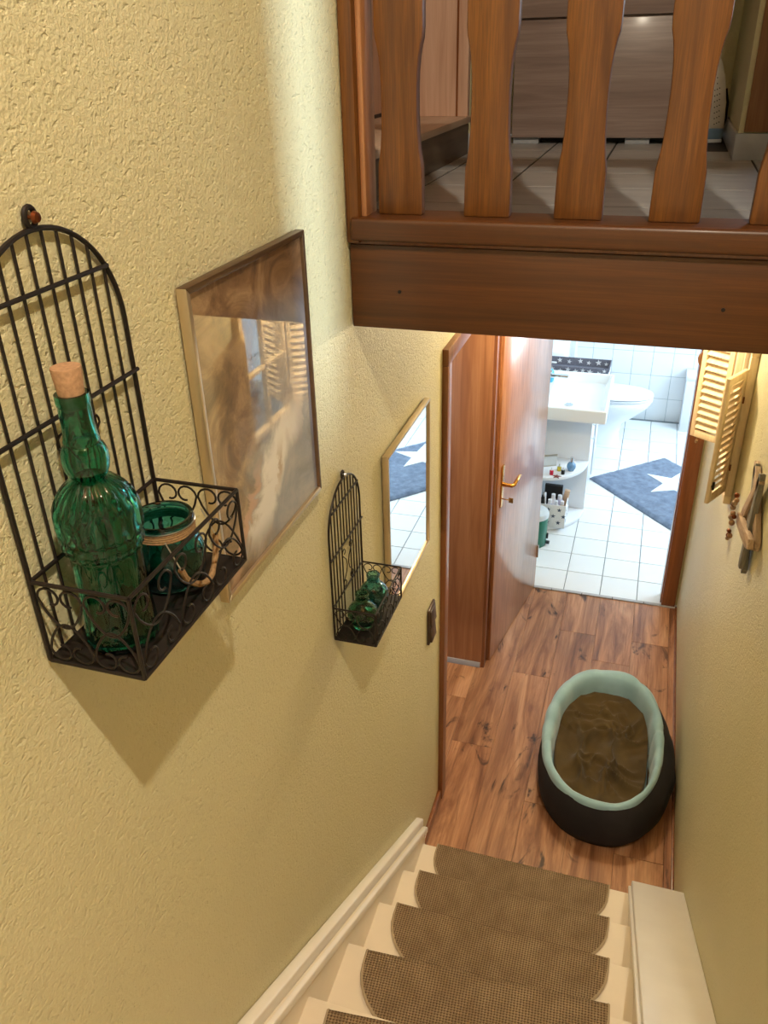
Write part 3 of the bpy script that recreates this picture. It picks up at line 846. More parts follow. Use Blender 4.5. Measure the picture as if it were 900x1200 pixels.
# corked green bottle
bt = thing('glass_bottle', (-0.549, 0.664, 2.3055), 'tall embossed green glass bottle with cork in the large wire rack', 'bottle')
PR = [(0.0, 0.0), (0.036, 0.0), (0.041, 0.004), (0.042, 0.012), (0.0405, 0.03), (0.040, 0.05), (0.0395, 0.12), (0.0395, 0.124), (0.0425, 0.127), (0.0445, 0.136), (0.0445, 0.140), (0.0432, 0.143), (0.0455, 0.147), (0.0465, 0.156), (0.046, 0.172), (0.0445, 0.180),
      (0.0405, 0.190), (0.034, 0.200), (0.026, 0.208), (0.020, 0.212), (0.0175, 0.214), (0.0205, 0.217), (0.0235, 0.224), (0.0250, 0.233), (0.0245, 0.242), (0.0215, 0.250), (0.0185, 0.253), (0.0195, 0.256), (0.0180, 0.260), (0.0165, 0.275), (0.0165, 0.295), (0.0175, 0.297), (0.0178, 0.302), (0.0175, 0.308)]
INN = [(max(0.0, r - 0.0035), z) for r, z in PR[::-1] if r > 0.004]
INN[-1] = (INN[-1][0] - 0.002, 0.008); INN = [p for p in INN if p[1] >= 0.006] + [(0.0, 0.008)]
nO = len(PR)


def bmod(i, a):
    z = (PR + INN)[i][1] if i < nO else 0
    if i >= nO: return 1.0
    if 0.125 < z < 0.145: return 1 + 0.06 * abs(math.sin(a * 9)) - 0.03
    if 0.145 <= z < 0.176: return 1 + 0.09 * (abs(math.sin(a * 8)) ** 0.6) - 0.06
    if 0.176 <= z < 0.21: return 1 + 0.045 * math.cos(a * 20)
    if 0.03 < z < 0.124: return 1 - 0.075 * max(0, math.cos(a * 4)) ** 2
    if z <= 0.03: return 1 + 0.02 * math.cos(a * 20)
    if 0.262 < z < 0.296: return 1 - 0.03 * math.cos(a * 6)
    return 1.0


m = MB().lathe(PR + INN, (-0.549, 0.664, 2.3055), 80, bmod)
m.build('glass_body', 'green_glass', bt, angle=50)
MB().lathe([(0, 0.293), (0.0125, 0.293), (0.0135, 0.309), (0.0155, 0.334), (0.0150, 0.336), (0, 0.3365)], (-0.549, 0.664, 2.3055), 28).build('cork', 'cork', bt)

# teal jar with rope
jx, jy, jz = -0.553, 0.785, 2.3055
jr = thing('glass_jar', (jx, jy, jz), 'teal embossed glass jar with jute cord and rope handle in the large wire rack', 'jar')
JP = [(0.0, 0.0), (0.030, 0.0), (0.038, 0.004), (0.044, 0.016), (0.047, 0.034), (0.046, 0.052), (0.042, 0.066), (0.0375, 0.074), (0.036, 0.080), (0.036, 0.088), (0.039, 0.091), (0.040, 0.095), (0.039, 0.099), (0.0365, 0.0995)]
JI = [(0.034, 0.098), (0.0325, 0.090), (0.032, 0.080), (0.034, 0.072), (0.039, 0.062), (0.0425, 0.05), (0.043, 0.034), (0.040, 0.018), (0.034, 0.009), (0.0, 0.008)]


def jmod(i, a):
    if i >= len(JP): return 1.0
    z = JP[i][1]
    if 0.014 < z < 0.055: return 1 + 0.04 * math.sin(a * 11 + i * PI) * 1.0
    return 1.0


MB().lathe(JP + JI, (jx, jy, jz), 66, jmod).build('glass_body', 'teal_glass', jr, angle=50)
for k in range(4):
    MB().tube([(jx + 0.0385 * math.cos(a), jy + 0.0385 * math.sin(a), jz + 0.0785 + 0.0032 * k) for a in [2 * PI * i / 32 for i in range(32)]], 0.0019, 6, True).build('jute_cord', 'rope', jr)
MB().tube([(jx + 0.0405 * math.cos(a), jy + 0.0405 * math.sin(a), jz + 0.0915) for a in [2 * PI * i / 40 for i in range(40)]], 0.0009, 6, True).build('wire_ring', 'steel', jr)
hp = [(jx + 0.046 + 0.008 * math.sin(PI * t), jy - 0.045 + 0.09 * t, jz + 0.052 - 0.042 * math.sin(PI * t) ** 0.6) for t in [i / 20 for i in range(21)]]
MB().tube(hp, 0.0042, 8).build('rope_handle', 'rope', jr)
for t in (0, -1):
    p = hp[t]; MB().tube([p, (jx + 0.03, p[1], jz + 0.088)], 0.0009, 6).build('wire_hook', 'steel', jr)

# two round bottles in the small rack
def round_bottle(x, y, z, r, hgt, mat, label):
    o = thing('glass_bottle', (x, y, z), label, 'bottle', 'round glass bottles in the small wire rack')
    P = [(0, 0), (r * 0.5, 0), (r * 0.66, 0.002)] + [(r * math.sin(a), r * (1 - math.cos(a) * 0.96)) for a in [0.75 + (2.72 - 0.75) * i / 14 for i in range(15)]]
    zt = P[-1][1]
    P += [(r * 0.37, zt + 0.004), (r * 0.36, zt + 0.016), (r * 0.44, zt + 0.019), (r * 0.46, zt + 0.023), (r * 0.43, zt + 0.026)]
    I = [(max(0.002, a - 0.003), b) for a, b in P[::-1] if b > 0.004] + [(0, 0.005)]
    k = len(P)
    MB().lathe(P + I, (x, y, z), 48, lambda i, a: 1 + (0.02 * math.sin(8 * a + i * 1.3) if 4 < i < 16 else 0)).build('glass_body', mat, o, angle=50)
    neck = P[-4]
    MB().tube([(x + neck[0] * 1.08 * math.cos(a), y + neck[0] * 1.08 * math.sin(a), z + neck[1] - 0.006) for a in [2 * PI * i / 24 for i in range(24)]], 0.0022, 6, True).build('neck_ring', mat, o)


round_bottle(-0.560, 1.525, 1.6925, 0.037, 0.1, 'olive_glass', 'round green glass bottle nearest the camera in the small wire rack')
round_bottle(-0.560, 1.610, 1.6925, 0.037, 0.1, 'blueglass', 'round teal glass bottle in the small wire rack, beside the mirror')


def framed(name, y0, y1, z0, z1, wf, tf, fm, pm, pname, label, cat):
    o = thing(name, (XL, (y0 + y1) / 2, z0), label, cat)
    x0, x1 = XL + 0.004, XL + 0.004 + tf
    q = wf
    for a in ('b', 't', 'n', 'f'):
        # mitred frame bars, thin lip at the glass
        if a == 'b': P = [(y0, z0), (y1, z0), (y1 - q, z0 + q), (y0 + q, z0 + q)]
        if a == 't': P = [(y0, z1), (y0 + q, z1 - q), (y1 - q, z1 - q), (y1, z1)]
        if a == 'n': P = [(y0, z0), (y0 + q, z0 + q), (y0 + q, z1 - q), (y0, z1)]
        if a == 'f': P = [(y1, z0), (y1, z1), (y1 - q, z1 - q), (y1 - q, z0 + q)]
        MB().prism(P, 'x', x0, x1).build('frame_bar', fm[a] if isinstance(fm, dict) else fm, o, 0.0015, seg=2)
    cy, cz = (y0 + y1) / 2, (z0 + z1) / 2
    p = box(-0.003, 0.0, -(y1 - y0) / 2 + q, (y1 - y0) / 2 - q, -(z1 - z0) / 2 + q, (z1 - z0) / 2 - q).build(pname, pm, o, local=True, smooth=False)
    p.location = (x1 - 0.006 - XL, 0, cz - z0)
    return o


framed('framed_picture', 0.985, 1.405, 2.122, 2.637, 0.010, 0.017, {'b': 'champagne', 't': 'brown_frame', 'n': 'champagne', 'f': 'brown_frame'}, 'art', 'print', 'champagne framed picture of pale swirls on brown and grey behind glass', 'picture')
framed('wall_mirror', 1.855, 2.290, 1.478, 1.985, 0.009, 0.018, 'champagne', 'mirror', 'mirror_glass', 'champagne framed mirror reflecting the bathroom tiles', 'mirror')

# light switch
sw = thing('light_switch', (XL, 2.375, 1.0), 'dark brown double light switch on the yellow wall beside the doorway', 'light switch')
box(XL, XL + 0.010, 2.333, 2.417, 1.003, 1.157).build('cover_plate', 'switch', sw, 0.004, seg=2)
for z in (1.012, 1.084):
    rk = MB().prism([(XL + 0.009, z), (XL + 0.018, z), (XL + 0.0125, z + 0.064), (XL + 0.009, z + 0.064)], 'y', 2.342, 2.408)
    rk.build('rocker', 'switch', sw, 0.0015)

# ================================================================== RIGHT WALL DECORATION
FY0, FY1, FZ0, FZ1 = 2.945, 3.39, 1.405, 2.005
sh = thing('shutter_window', (XR, (FY0 + FY1) / 2, FZ0), 'pale pine window ornament with open louvred shutters on the right wall', 'wall decoration')
fx0, fx1 = 0.357, XR - 0.001
for P in ([(FY0, FZ0), (FY1, FZ0), (FY1, FZ0 + 0.035), (FY0, FZ0 + 0.035)], [(FY0, FZ1 - 0.035), (FY1, FZ1 - 0.035), (FY1, FZ1), (FY0, FZ1)],
          [(FY0, FZ0 + 0.0355), (FY0 + 0.03, FZ0 + 0.0355), (FY0 + 0.03, FZ1 - 0.0355), (FY0, FZ1 - 0.0355)], [(FY1 - 0.03, FZ0 + 0.0355), (FY1, FZ0 + 0.0355), (FY1, FZ1 - 0.0355), (FY1 - 0.03, FZ1 - 0.0355)]):
    MB().prism(P, 'x', fx0, fx1).build('frame_bar', 'shutter', sh, 0.003)
box(0.374, 0.380, FY0 + 0.03, FY1 - 0.03, FZ0 + 0.035, FZ1 - 0.035).build('mirror_pane', 'mirror', sh)
ym = (FY0 + FY1) / 2
box(0.362, 0.374, ym - 0.008, ym + 0.008, FZ0 + 0.035, FZ1 - 0.035).build('glazing_bar', 'shutter', sh, 0.001)
box(0.362, 0.374, FY0 + 0.03, FY1 - 0.03, 1.70, 1.716).build('glazing_bar', 'shutter', sh, 0.001)


def shutter_leaf(hx, hy, ang, wl, z0, z1, flip, sh_=0.009):
    """louvred leaf: local x from the hinge, thickness in local y"""
    e = bpy.data.objects.new('shutter_leaf', None); COL.objects.link(e); e.parent = sh; e.empty_display_size = 0.02
    e.location = Vector((hx, hy, z0)) - Vector(sh.location); e.rotation_euler = (0, 0, ang)
    H = z1 - z0; t = 0.014; q = 0.020
    box(0, q, -t / 2, t / 2, 0, H).build('stile', 'shutter', e, 0.0015, local=True)
    box(wl - q, wl, -t / 2, t / 2, 0, H).build('stile', 'shutter', e, 0.0015, local=True)
    box(q, wl - q, -t / 2, t / 2, 0, 0.028).build('leaf_rail', 'shutter', e, 0.0015, local=True)
    box(q, wl - q, -t / 2, t / 2, H - 0.028, H).build('leaf_rail', 'shutter', e, 0.0015, local=True)
    n = 15; s0 = None
    for i in range(n):
        z = 0.034 + (H - 0.068) * (i + 0.5) / n
        if s0 is None:
            d = (0.0095 if sh_ < 0.012 else 0.006) * flip
            s0 = MB().add([(q, -d, -sh_), (wl - q, -d, -sh_), (wl - q, d, sh_), (q, d, sh_), (q, -d, -sh_ + 0.0035), (wl - q, -d, -sh_ + 0.0035), (wl - q, d, sh_ + 0.0035), (q, d, sh_ + 0.0035)],
                          [(0, 1, 2, 3), (7, 6, 5, 4), (0, 4, 5, 1), (1, 5, 6, 2), (2, 6, 7, 3), (3, 7, 4, 0)]).build('louvre', 'shutter', e, local=True, smooth=False)
            s0.location = (0, 0, z)
        else: inst(s0, e, (0, 0, z))
    return e


# swung past 90 degrees so that both stand away from the wall
lf = shutter_leaf(0.352, FY0 + 0.008, math.atan2(-0.118, -0.064), 0.135, 1.455, 1.925, 1, 0.0135)
shutter_leaf(0.352, FY1 - 0.012, math.atan2(0.062, -0.092), 0.135, 1.455, 1.995, -1)
for z in (0.1, 0.36):
    MB().tube([(0.004, 0.009, z - 0.012), (0.004, 0.009, z + 0.012)], 0.0035, 8).build('hinge', 'bronze', lf, local=True)
box(0.118, 0.126, 0.007, 0.014, 0.055, 0.085).build('catch', 'black', lf, 0.001, local=True)
box(0.112, 0.132, 0.007, 0.011, 0.066, 0.074).build('catch', 'black', lf, 0.001, local=True)

# driftwood star with bead garland
cy, cz, Rr = 2.335, 1.69, 0.155
ds = thing('driftwood_star', (XR, cy, cz), 'rustic driftwood star with small beads on the right wall', 'wall decoration')
tips = [(cy + Rr * math.cos(a), cz + Rr * math.sin(a)) for a in [math.radians(40 + 72 * i) for i in range(5)]]
for i in range(5):
    a = Vector(tips[i]); b = Vector(tips[(i + 2) % 5]); d = (b - a).normalized(); n = Vector((-d.y, d.x))
    wdt = 0.019
    x0 = XR - 0.012 - 0.009 * (i % 3)
    a2 = a - d * 0.012; b2 = b + d * 0.012
    L = (b2 - a2).length
    m = MB(); pts = [(-L / 2, -wdt), (-L / 2 + 0.03, -wdt * 1.1), (0, -wdt * 0.9), (L / 2 - 0.02, -wdt * 1.05), (L / 2, -wdt * 0.6), (L / 2 - 0.01, wdt * 0.9), (0, wdt * 1.1), (-L / 2 + 0.04, wdt), (-L / 2 - 0.012, wdt * 0.4)]
    m.add([(-0.008, p[1], p[0]) for p in pts] + [(0.008, p[1], p[0]) for p in pts], [tuple(range(9)), tuple(range(9, 18))[::-1]] + [(k, (k + 1) % 9, 9 + (k + 1) % 9, 9 + k) for k in range(9)])
    o = m.build('plank', ('drift', 'drift_grey')[i % 2], ds, 0.002, local=True)
    c = (a2 + b2) / 2
    o.location = (x0 - XR, c.x - cy, c.y - cz); o.rotation_euler = (math.atan2(-d.x, d.y), 0, 0)
rng = random.Random(3)
for i in range(14):
    t = i / 13
    p = (XR - 0.045 - 0.012 * rng.random(), cy + 0.13 - 0.05 * t + 0.03 * rng.random(), cz - 0.02 - 0.14 * t + 0.02 * rng.random())
    rr = 0.006 + 0.004 * rng.random()
    MB().lathe([(0, -rr)] + [(rr * math.cos(a), rr * math.sin(a)) for a in (-0.9, -0.3, 0.3, 0.9)] + [(0, rr)], p, 10).build('bead', ('bronze', 'drift', 'cork')[i % 3], ds)

# carved heart pendant far along the right wall
pd = thing('carved_pendant', (XR, 4.10, 1.1), 'carved brown wooden pendant on a cord beside the bathroom doorway', 'wall decoration')
hp = []
for i in range(28):
    a = 2 * PI * i / 28
    hp.append((0.0045 * 16 * math.sin(a) ** 3, 0.0045 * (13 * math.cos(a) - 5 * math.cos(2 * a) - 2 * math.cos(3 * a) - math.cos(4 * a))))
hm = MB().prism([(4.10 + 0, 0)] and [(0.345 - 0.03 + p[0] * 0.75, 1.56 + p[1]) for p in hp[::-1]], 'y', 4.09, 4.105).build('heart', 'cladding', pd, 0.002)
for i in range(7):
    a = 2 * PI * i / 7
    px, pz = 0.315 + 0.027 * math.cos(a), 1.562 + 0.035 * math.sin(a)
    MB().prism([(px + 0.006 * math.cos(b), pz + 0.010 * math.sin(b)) for b in [2 * PI * k / 8 for k in range(8)]][::-1], 'y', 4.088, 4.091).build('cut_out', 'black', hm)
MB().tube([(0.315, 4.097, 1.49), (0.313, 4.096, 1.3), (0.318, 4.095, 1.16)], 0.003, 6).build('cord', 'rope', pd)
MB().lathe([(0, -0.012), (0.008, -0.006), (0.008, 0.006), (0, 0.012)], (0.318, 4.095, 1.15), 10).build('cord_bead', 'rope', pd)
MB().tube([(0.315, 4.097, 1.60), (0.34, 4.2, 1.72), (0.35, YT - 0.023, 1.80)], 0.0015, 6).build('cord', 'rope', pd)

# ================================================================== DOG BED AND BLANKET
bc = Vector((0.07, 2.88))
def rimr(deg):
    a = math.radians(deg % 360); c, n = math.cos(a), math.sin(a)
    ax = 0.232 if c > 0 else 0.272
    ay = 0.425 if n > 0 else 0.395
    return (abs(c / ax) ** 2.25 + abs(n / ay) ** 2.25) ** (-1 / 2.25)


def rimz(deg): return 0.205 + 0.035 * (0.5 + 0.5 * math.sin(math.radians(deg)))


bed = thing('dog_bed', (bc.x, bc.y, 0), 'round dark dog bed with pale teal padded rim on the laminate floor', 'dog bed')
N = 120
def pol(deg, r, z): a = math.radians(deg); return (bc.x + r * math.cos(a), bc.y + r * math.sin(a), z)
def wallclip(p): return (min(p[0], XR - 0.004), p[1], p[2])
rings = []
for zf, ex in ((0.0, -0.015), (0.02, 0.015), (0.25, 0.036), (0.5, 0.040), (0.72, 0.034), (0.90, 0.018), (1.0, 0.004)):
    ring = []
    for k in range(N):
        d = 360 * k / N; r = rimr(d); zz = rimz(d) * zf
        e = ex * (0.95 + 0.75 * math.cos(math.radians(d - 345)))
        puff = 0.006 * abs(math.sin(math.radians(d) * 6)) * math.sin(PI * min(1, max(0, zf)))
        ring.append(wallclip(pol(d, r + e + puff, zz)))
    rings.append(ring)
MB().loft(rings, cap=False).build('outer_shell', 'bed_dark', bed, angle=80)
# padded rim and inner side: tube-like roll with pleats
rings = []
prof = [(0.008, -0.03), (0.010, -0.008), (0.004, 0.012), (-0.012, 0.024), (-0.026, 0.020), (-0.036, 0.004), (-0.040, -0.03), (-0.043, -0.075), (-0.046, -0.14)]
for dr_, dz_ in prof:
    ring = []
    for k in range(N):
        d = 360 * k / N; r = rimr(d)
        pl_ = 0.011 * (abs(math.sin(math.radians(d) * 7 + 0.6)) ** 0.30 - 0.85) + 0.004 * noise.noise(Vector((d * 0.07, dr_ * 20, 1)))
        thick = 1.0 + 0.35 * math.sin(math.radians(d) - 0.3)
        ring.append(wallclip(pol(d, r + dr_ * thick - pl_ * (0.9 if dr_ < -0.03 else -0.4), rimz(d) + dz_ + (pl_ if dz_ > -0.02 else 0))))
    rings.append(ring)
MB().loft(rings, cap=False).build('padded_rim', 'bed_teal', bed, angle=80)
ring0 = [pol(360 * k / N, rimr(360 * k / N) - 0.045, 0.085) for k in range(N)]
ring1 = [pol(360 * k / N, rimr(360 * k / N) - 0.060, 0.10) for k in range(N)]
ring2 = [pol(360 * k / N, 0.02, 0.11) for k in range(N)]
MB().loft([ring0, ring1, ring2]).build('cushion', 'bed_teal', bed, angle=80)
# crumpled blanket
nr, na = 46, 150
vs = []; fs = []
for i in range(nr + 1):
    t = i / nr
    for k in range(na):
        d = 360 * k / na
        r = (rimr(d) - 0.050 + 0.006 * noise.noise(Vector((math.cos(math.radians(d)) * 2, math.sin(math.radians(d)) * 2, 4)))) * t
        x, y, _ = pol(d, r, 0)
        q = Vector((x * 6.5 + 1.7, y * 5.2 + 0.4, 0.3))
        wq = q + 0.9 * Vector((noise.noise(q + Vector((7, 1, 2))), noise.noise(q + Vector((1, 9, 3))), 0))
        rid = 1 - abs(noise.noise(wq)) * 2.2
        rid2 = 1 - abs(noise.noise(wq * 1.9 + Vector((3, 5, 0)))) * 2.4
        rid *= 1 - 0.45 * max(0, t - 0.6) / 0.4; rid2 *= 1 - 0.7 * max(0, t - 0.6) / 0.4
        edge = max(0, t - 0.55) / 0.45
        z = 0.128 + 0.040 * max(0, rid) ** 2.5 + 0.030 * max(0, rid2) ** 2.5 + 0.006 * noise.noise(wq * 4) + 0.020 * edge * (0.6 + 0.6 * noise.noise(q * 0.7)) + (0.022 * edge if 30 < d < 150 else 0)
        if t > 0.985: z -= 0.03
        vs.append((x, y, z))
for i in range(nr):
    for k in range(na):
        fs.append((i * na + k, i * na + (k + 1) % na, (i + 1) * na + (k + 1) % na, (i + 1) * na + k))
bo = MB().add(vs, fs).build('fleece_blanket', 'olive', None, angle=180)
tag(bo, 'crumpled olive brown fleece blanket lying inside the dog bed', 'blanket')

# ================================================================== BATHROOM THINGS
Z0 = 0.006


def star2d(cx, cy_, R, rot, k=0.42):
    return [(cx + (R if i % 2 == 0 else R * k) * math.cos(rot + PI * i / 5), cy_ + (R if i % 2 == 0 else R * k) * math.sin(rot + PI * i / 5)) for i in range(10)]


# rug
ra = Vector((-0.26, 5.84)); e1 = Vector((0.68, -0.73)).normalized(); e2 = Vector((0.73, 0.68)).normalized()
rc = ra + e1 * 0.60 + e2 * 0.37
rg = thing('bath_rug', (rc.x, rc.y, Z0), 'slate blue shaggy rug with a white star on the bathroom tiles', 'rug')
def rugpt(a, b, z): p = ra + e1 * a + e2 * b; return (p.x, p.y, z)
nx, ny = 60, 38; vs = []; fs = []
for i in range(nx + 1):
    for j in range(ny + 1):
        a, b = 1.2 * i / nx, 0.74 * j / ny
        ed = min(a, b, 1.2 - a, 0.74 - b)
        z = Z0 + 0.004 + 0.018 * min(1, ed / 0.02) + 0.004 * noise.noise(Vector((a * 30, b * 30, 0)))
        vs.append(rugpt(a, b, z))
for i in range(nx):
    for j in range(ny):
        q = i * (ny + 1) + j; fs.append((q, q + ny + 1, q + ny + 2, q + 1))
m = MB().add(vs, fs)
m.add([rugpt(0, 0, Z0), rugpt(1.2, 0, Z0), rugpt(1.2, 0.74, Z0), rugpt(0, 0.74, Z0)], [(0, 1, 2, 3)])
m.build('pile', 'rug', rg, angle=80)
MB().prism(star2d(0.375, 5.862, 0.25, math.atan2(5.987 - 5.862, 0.151 - 0.375) , 0.40), 'z', Z0 + 0.012, Z0 + 0.0275).build('star_inlay', 'rug_white', rg, 0.003)

# washbasin
sx0, sx1, sy0, sy1, sz0, sz1 = -0.90, -0.160, 5.085, 5.805, 0.772, 0.862
ba = thing('washbasin', (-0.53, 5.44, sz0), 'rectangular white ceramic washbasin above the bathroom vanity', 'washbasin')
bm = MB()
ix0, ix1, iy0, iy1, iz = -0.545, -0.178, 5.105, 5.785, 0.795
o8 = [(sx0, sy0), (sx1, sy0), (sx1, sy1), (sx0, sy1)]
i8 = [(ix0, iy0), (ix1, iy0), (ix1, iy1), (ix0, iy1)]
f8 = [(ix0 + 0.04, iy0 + 0.02), (ix1 - 0.03, iy0 + 0.02), (ix1 - 0.03, iy1 - 0.02), (ix0 + 0.04, iy1 - 0.02)]
vs = [(*p, sz0) for p in o8] + [(*p, sz1) for p in o8] + [(*p, sz1) for p in i8] + [(*p, iz) for p in f8]
fs = [(3, 2, 1, 0)]
for i in range(4):
    j = (i + 1) % 4
    fs += [(i, j, 4 + j, 4 + i), (4 + i, 4 + j, 8 + j, 8 + i), (8 + i, 8 + j, 12 + j, 12 + i)]
fs.append((12, 13, 14, 15))
bm.add(vs, fs).build('basin', 'ceramic', ba, 0.010, seg=3)
MB().lathe([(0, 0.0), (0.026, 0.0), (0.028, 0.004), (0.022, 0.007), (0.016, 0.006), (0, 0.012)], (-0.42, 5.32, iz), 24).build('drain', 'chrome', ba)
fc = thing('faucet', (-0.60, 5.44, sz1), 'white and chrome mixer tap on the washbasin rim', 'faucet')
MB().lathe([(0, 0), (0.026, 0), (0.026, 0.006), (0.022, 0.01), (0.021, 0.09), (0.018, 0.10), (0, 0.102)], (-0.60, 5.44, sz1), 24).build('body', 'chrome', fc)
box(-0.61, -0.45, 5.422, 5.458, sz1 + 0.075, sz1 + 0.098).build('spout', 'chrome', fc, 0.006)
box(-0.64, -0.56, 5.425, 5.455, sz1 + 0.105, sz1 + 0.122).build('lever', 'chrome', fc, 0.005)
sd = thing('soap_dispenser', (-0.592, 5.56, sz1), 'turquoise soap dispenser on the washbasin rim', 'soap dispenser')
MB().lathe([(0, 0), (0.030, 0), (0.036, 0.01), (0.038, 0.035), (0.034, 0.07), (0.022, 0.088), (0.012, 0.094), (0.012, 0.10), (0, 0.10)], (-0.592, 5.56, sz1), 28).build('bottle', 'blue_plastic', sd)
MB().lathe([(0, 0.10), (0.013, 0.10), (0.013, 0.112), (0.005, 0.114), (0.005, 0.135), (0, 0.135)], (-0.592, 5.56, sz1), 18).build('collar', 'cabinet', sd)
box(-0.60, -0.545, 5.553, 5.567, sz1 + 0.132, sz1 + 0.143).build('pump', 'cabinet', sd, 0.003)

# vanity cabinet
va = thing('vanity_cabinet', (-0.58, 5.55, Z0), 'white vanity cabinet below the washbasin', 'cabinet')
box(XB0 + 0.01, -0.275, 5.315, 5.775, Z0 + 0.0, 0.72).build('body', 'cabinet', va, 0.002)
box(-0.274, -0.255, 5.315, 5.775, 0.06, 0.685).build('door', 'cabinet', va, 0.002)
box(-0.60, -0.252, 5.296, 5.312, 0.70, 0.722).build('handle_strip', 'steel', va, 0.002)
MB().tube([(-0.25, 5.34, 0.56), (-0.235, 5.34, 0.56), (-0.235, 5.34, 0.66), (-0.25, 5.34, 0.66)], 0.004, 8).build('handle', 'chrome', va)
box(-0.9, -0.30, 5.33, 5.75, 0.72, 0.772).build('basin_support', 'cabinet', va, 0.002)

# end shelf with curved boards in front of the vanity
es = thing('end_shelf', (-0.58, 5.2, Z0), 'white end shelf with curved boards beside the vanity', 'shelf')
box(XB0 + 0.01, -0.252, 5.297, 5.313, Z0, 0.70).build('back_panel', 'cabinet', es, 0.002)
curve = [(-0.252, 5.297)] + [(-0.252 - 0.30 * (1 - math.cos(a)), 5.297 - 0.335 * math.sin(a)) for a in [PI / 2 * i / 14 for i in range(1, 15)]] + [(XB0 + 0.01, 4.962), (XB0 + 0.01, 5.297)]
for z, nm in ((0.012, 'bottom_board'), (0.388, 'middle_board')):
    MB().prism(curve[::-1], 'z', z, z + 0.022).build(nm, 'cabinet', es, 0.003)
box(XB0 + 0.005, XB0 + 0.02, 4.962, 5.297, Z0, 0.70).build('side_panel', 'cabinet', es, 0.002)
zs, zb_ = 0.410, 0.034


def small_bottle(name, x, y, z, r, hgt, mat, cap, label, cat, round_=False):
    o = thing(name, (x, y, z), label, cat, 'toiletries on the middle board of the end shelf')
    if round_: P = [(0, 0), (r * 0.6, 0)] + [(r * math.sin(a), r * 1.1 * (1 - math.cos(a))) for a in (0.8, 1.2, 1.6, 2.0, 2.4, 2.7)] + [(r * 0.3, r * 2.25), (0, r * 2.25)]
    else: P = [(0, 0), (r, 0), (r, hgt * 0.5), (r * 0.9, hgt * 0.56), (r * 0.45, hgt * 0.6), (0, hgt * 0.6)]
    MB().lathe(P, (x, y, z), 20).build('bottle', mat, o)
    zt = P[-1][1]
    MB().lathe([(0, zt), (r * 0.42, zt), (r * 0.36, hgt), (0, hgt)], (x, y, z), 16).build('cap', cap, o)


small_bottle('perfume_bottle', -0.352, 5.12, zs, 0.030, 0.098, 'blue_bottle', 'chrome', 'round pale blue perfume bottle on the end shelf', 'perfume bottle', True)
small_bottle('nail_polish', -0.398, 5.055, zs, 0.012, 0.050, 'black', 'white_print', 'black nail polish bottle on the end shelf', 'nail polish')
small_bottle('nail_polish', -0.428, 5.10, zs, 0.014, 0.050, 'yellow_polish', 'grey_lid', 'yellow nail polish bottle on the end shelf', 'nail polish')
small_bottle('nail_polish', -0.470, 5.03, zs, 0.013, 0.052, 'red_polish', 'white_print', 'red nail polish bottle on the end shelf', 'nail polish')
sf = MB(); cc = (-0.432, 5.005)
P = star2d(*cc, 0.032, 0.3, 0.38)
sf.add([(x, y, zs + 0.0005) for x, y in P] + [(x, y, zs + 0.003) for x, y in P] + [(cc[0], cc[1], zs + 0.012)], [tuple(range(10))[::-1]] + [(i, (i + 1) % 10, 10 + (i + 1) % 10, 10 + i) for i in range(10)] + [(10 + i, 10 + (i + 1) % 10, 20) for i in range(10)])
tag(sf.build('starfish', 'darkred', None), 'small rust red starfish on the end shelf', 'starfish')
fr = thing('small_photo_frame', (-0.50, 5.15, zs), 'small silver frame leaning at the back of the end shelf', 'picture frame')
for k, (mat, a) in enumerate((('steel', (0.0, 0.075)), ('grey_lid', (0.008, 0.067)))):
    dy = -0.002 * k
    MB().add([(-0.54, 5.13 + dy, zs + a[0]), (-0.455, 5.17 + dy, zs + a[0]), (-0.455, 5.19 + dy, zs + a[1]), (-0.54, 5.15 + dy, zs + a[1]), (-0.54, 5.138 + dy, zs + a[0]), (-0.455, 5.178 + dy, zs + a[0]), (-0.455, 5.198 + dy, zs + a[1]), (-0.54, 5.158 + dy, zs + a[1])],
             [(0, 1, 2, 3), (7, 6, 5, 4), (0, 4, 5, 1), (1, 5, 6, 2), (2, 6, 7, 3), (3, 7, 4, 0)]).build(('frame', 'glass')[k], mat, fr)

# star basket with its contents
bk = thing('star_basket', (-0.43, 5.08, zb_), 'white canvas basket with dark stars on the bottom of the end shelf', 'basket')
bx0, bx1, by0, by1, bh = -0.530, -0.352, 4.985, 5.165, 0.172
m = MB(); t_ = 0.006
for a in ((bx0, bx1, by0, by0 + t_), (bx0, bx1, by1 - t_, by1), (bx0, bx0 + t_, by0 + t_, by1 - t_), (bx1 - t_, bx1, by0 + t_, by1 - t_)):
    box(*a, zb_, zb_ + bh).build('side', 'white_fabric', bk, 0.002)
box(bx0 + t_, bx1 - t_, by0 + t_, by1 - t_, zb_, zb_ + 0.006).build('base', 'white_fabric', bk)
for (sx, sz) in ((-0.468, 0.135), (-0.394, 0.137), (-0.432, 0.088), (-0.364, 0.09), (-0.468, 0.04), (-0.396, 0.04), (-0.505, 0.09)):
    MB().prism(star2d(sx, zb_ + sz, 0.017, PI / 2)[::-1], 'y', by0 - 0.0012, by0).build('printed_star', 'blue_print', bk)
for (sy, sz) in ((5.03, 0.13), (5.11, 0.135), (5.07, 0.085), (5.03, 0.04), (5.11, 0.04)):
    MB().prism(star2d(sy, zb_ + sz, 0.017, PI / 2), 'x', bx1, bx1 + 0.0012).build('printed_star', 'blue_print', bk)
ct = 'toiletries standing in the star basket'
def boxitem(name, x, y, z, a, b, h, mat, label, cat, tilt=(0, 0, 0)):
    o = box(-a / 2, a / 2, -b / 2, b / 2, 0, h).build(name, mat, None, 0.003)
    o.location = (x, y, z); o.rotation_euler = tilt
    return tag(o, label, cat, ct)
zi = zb_ + 0.008
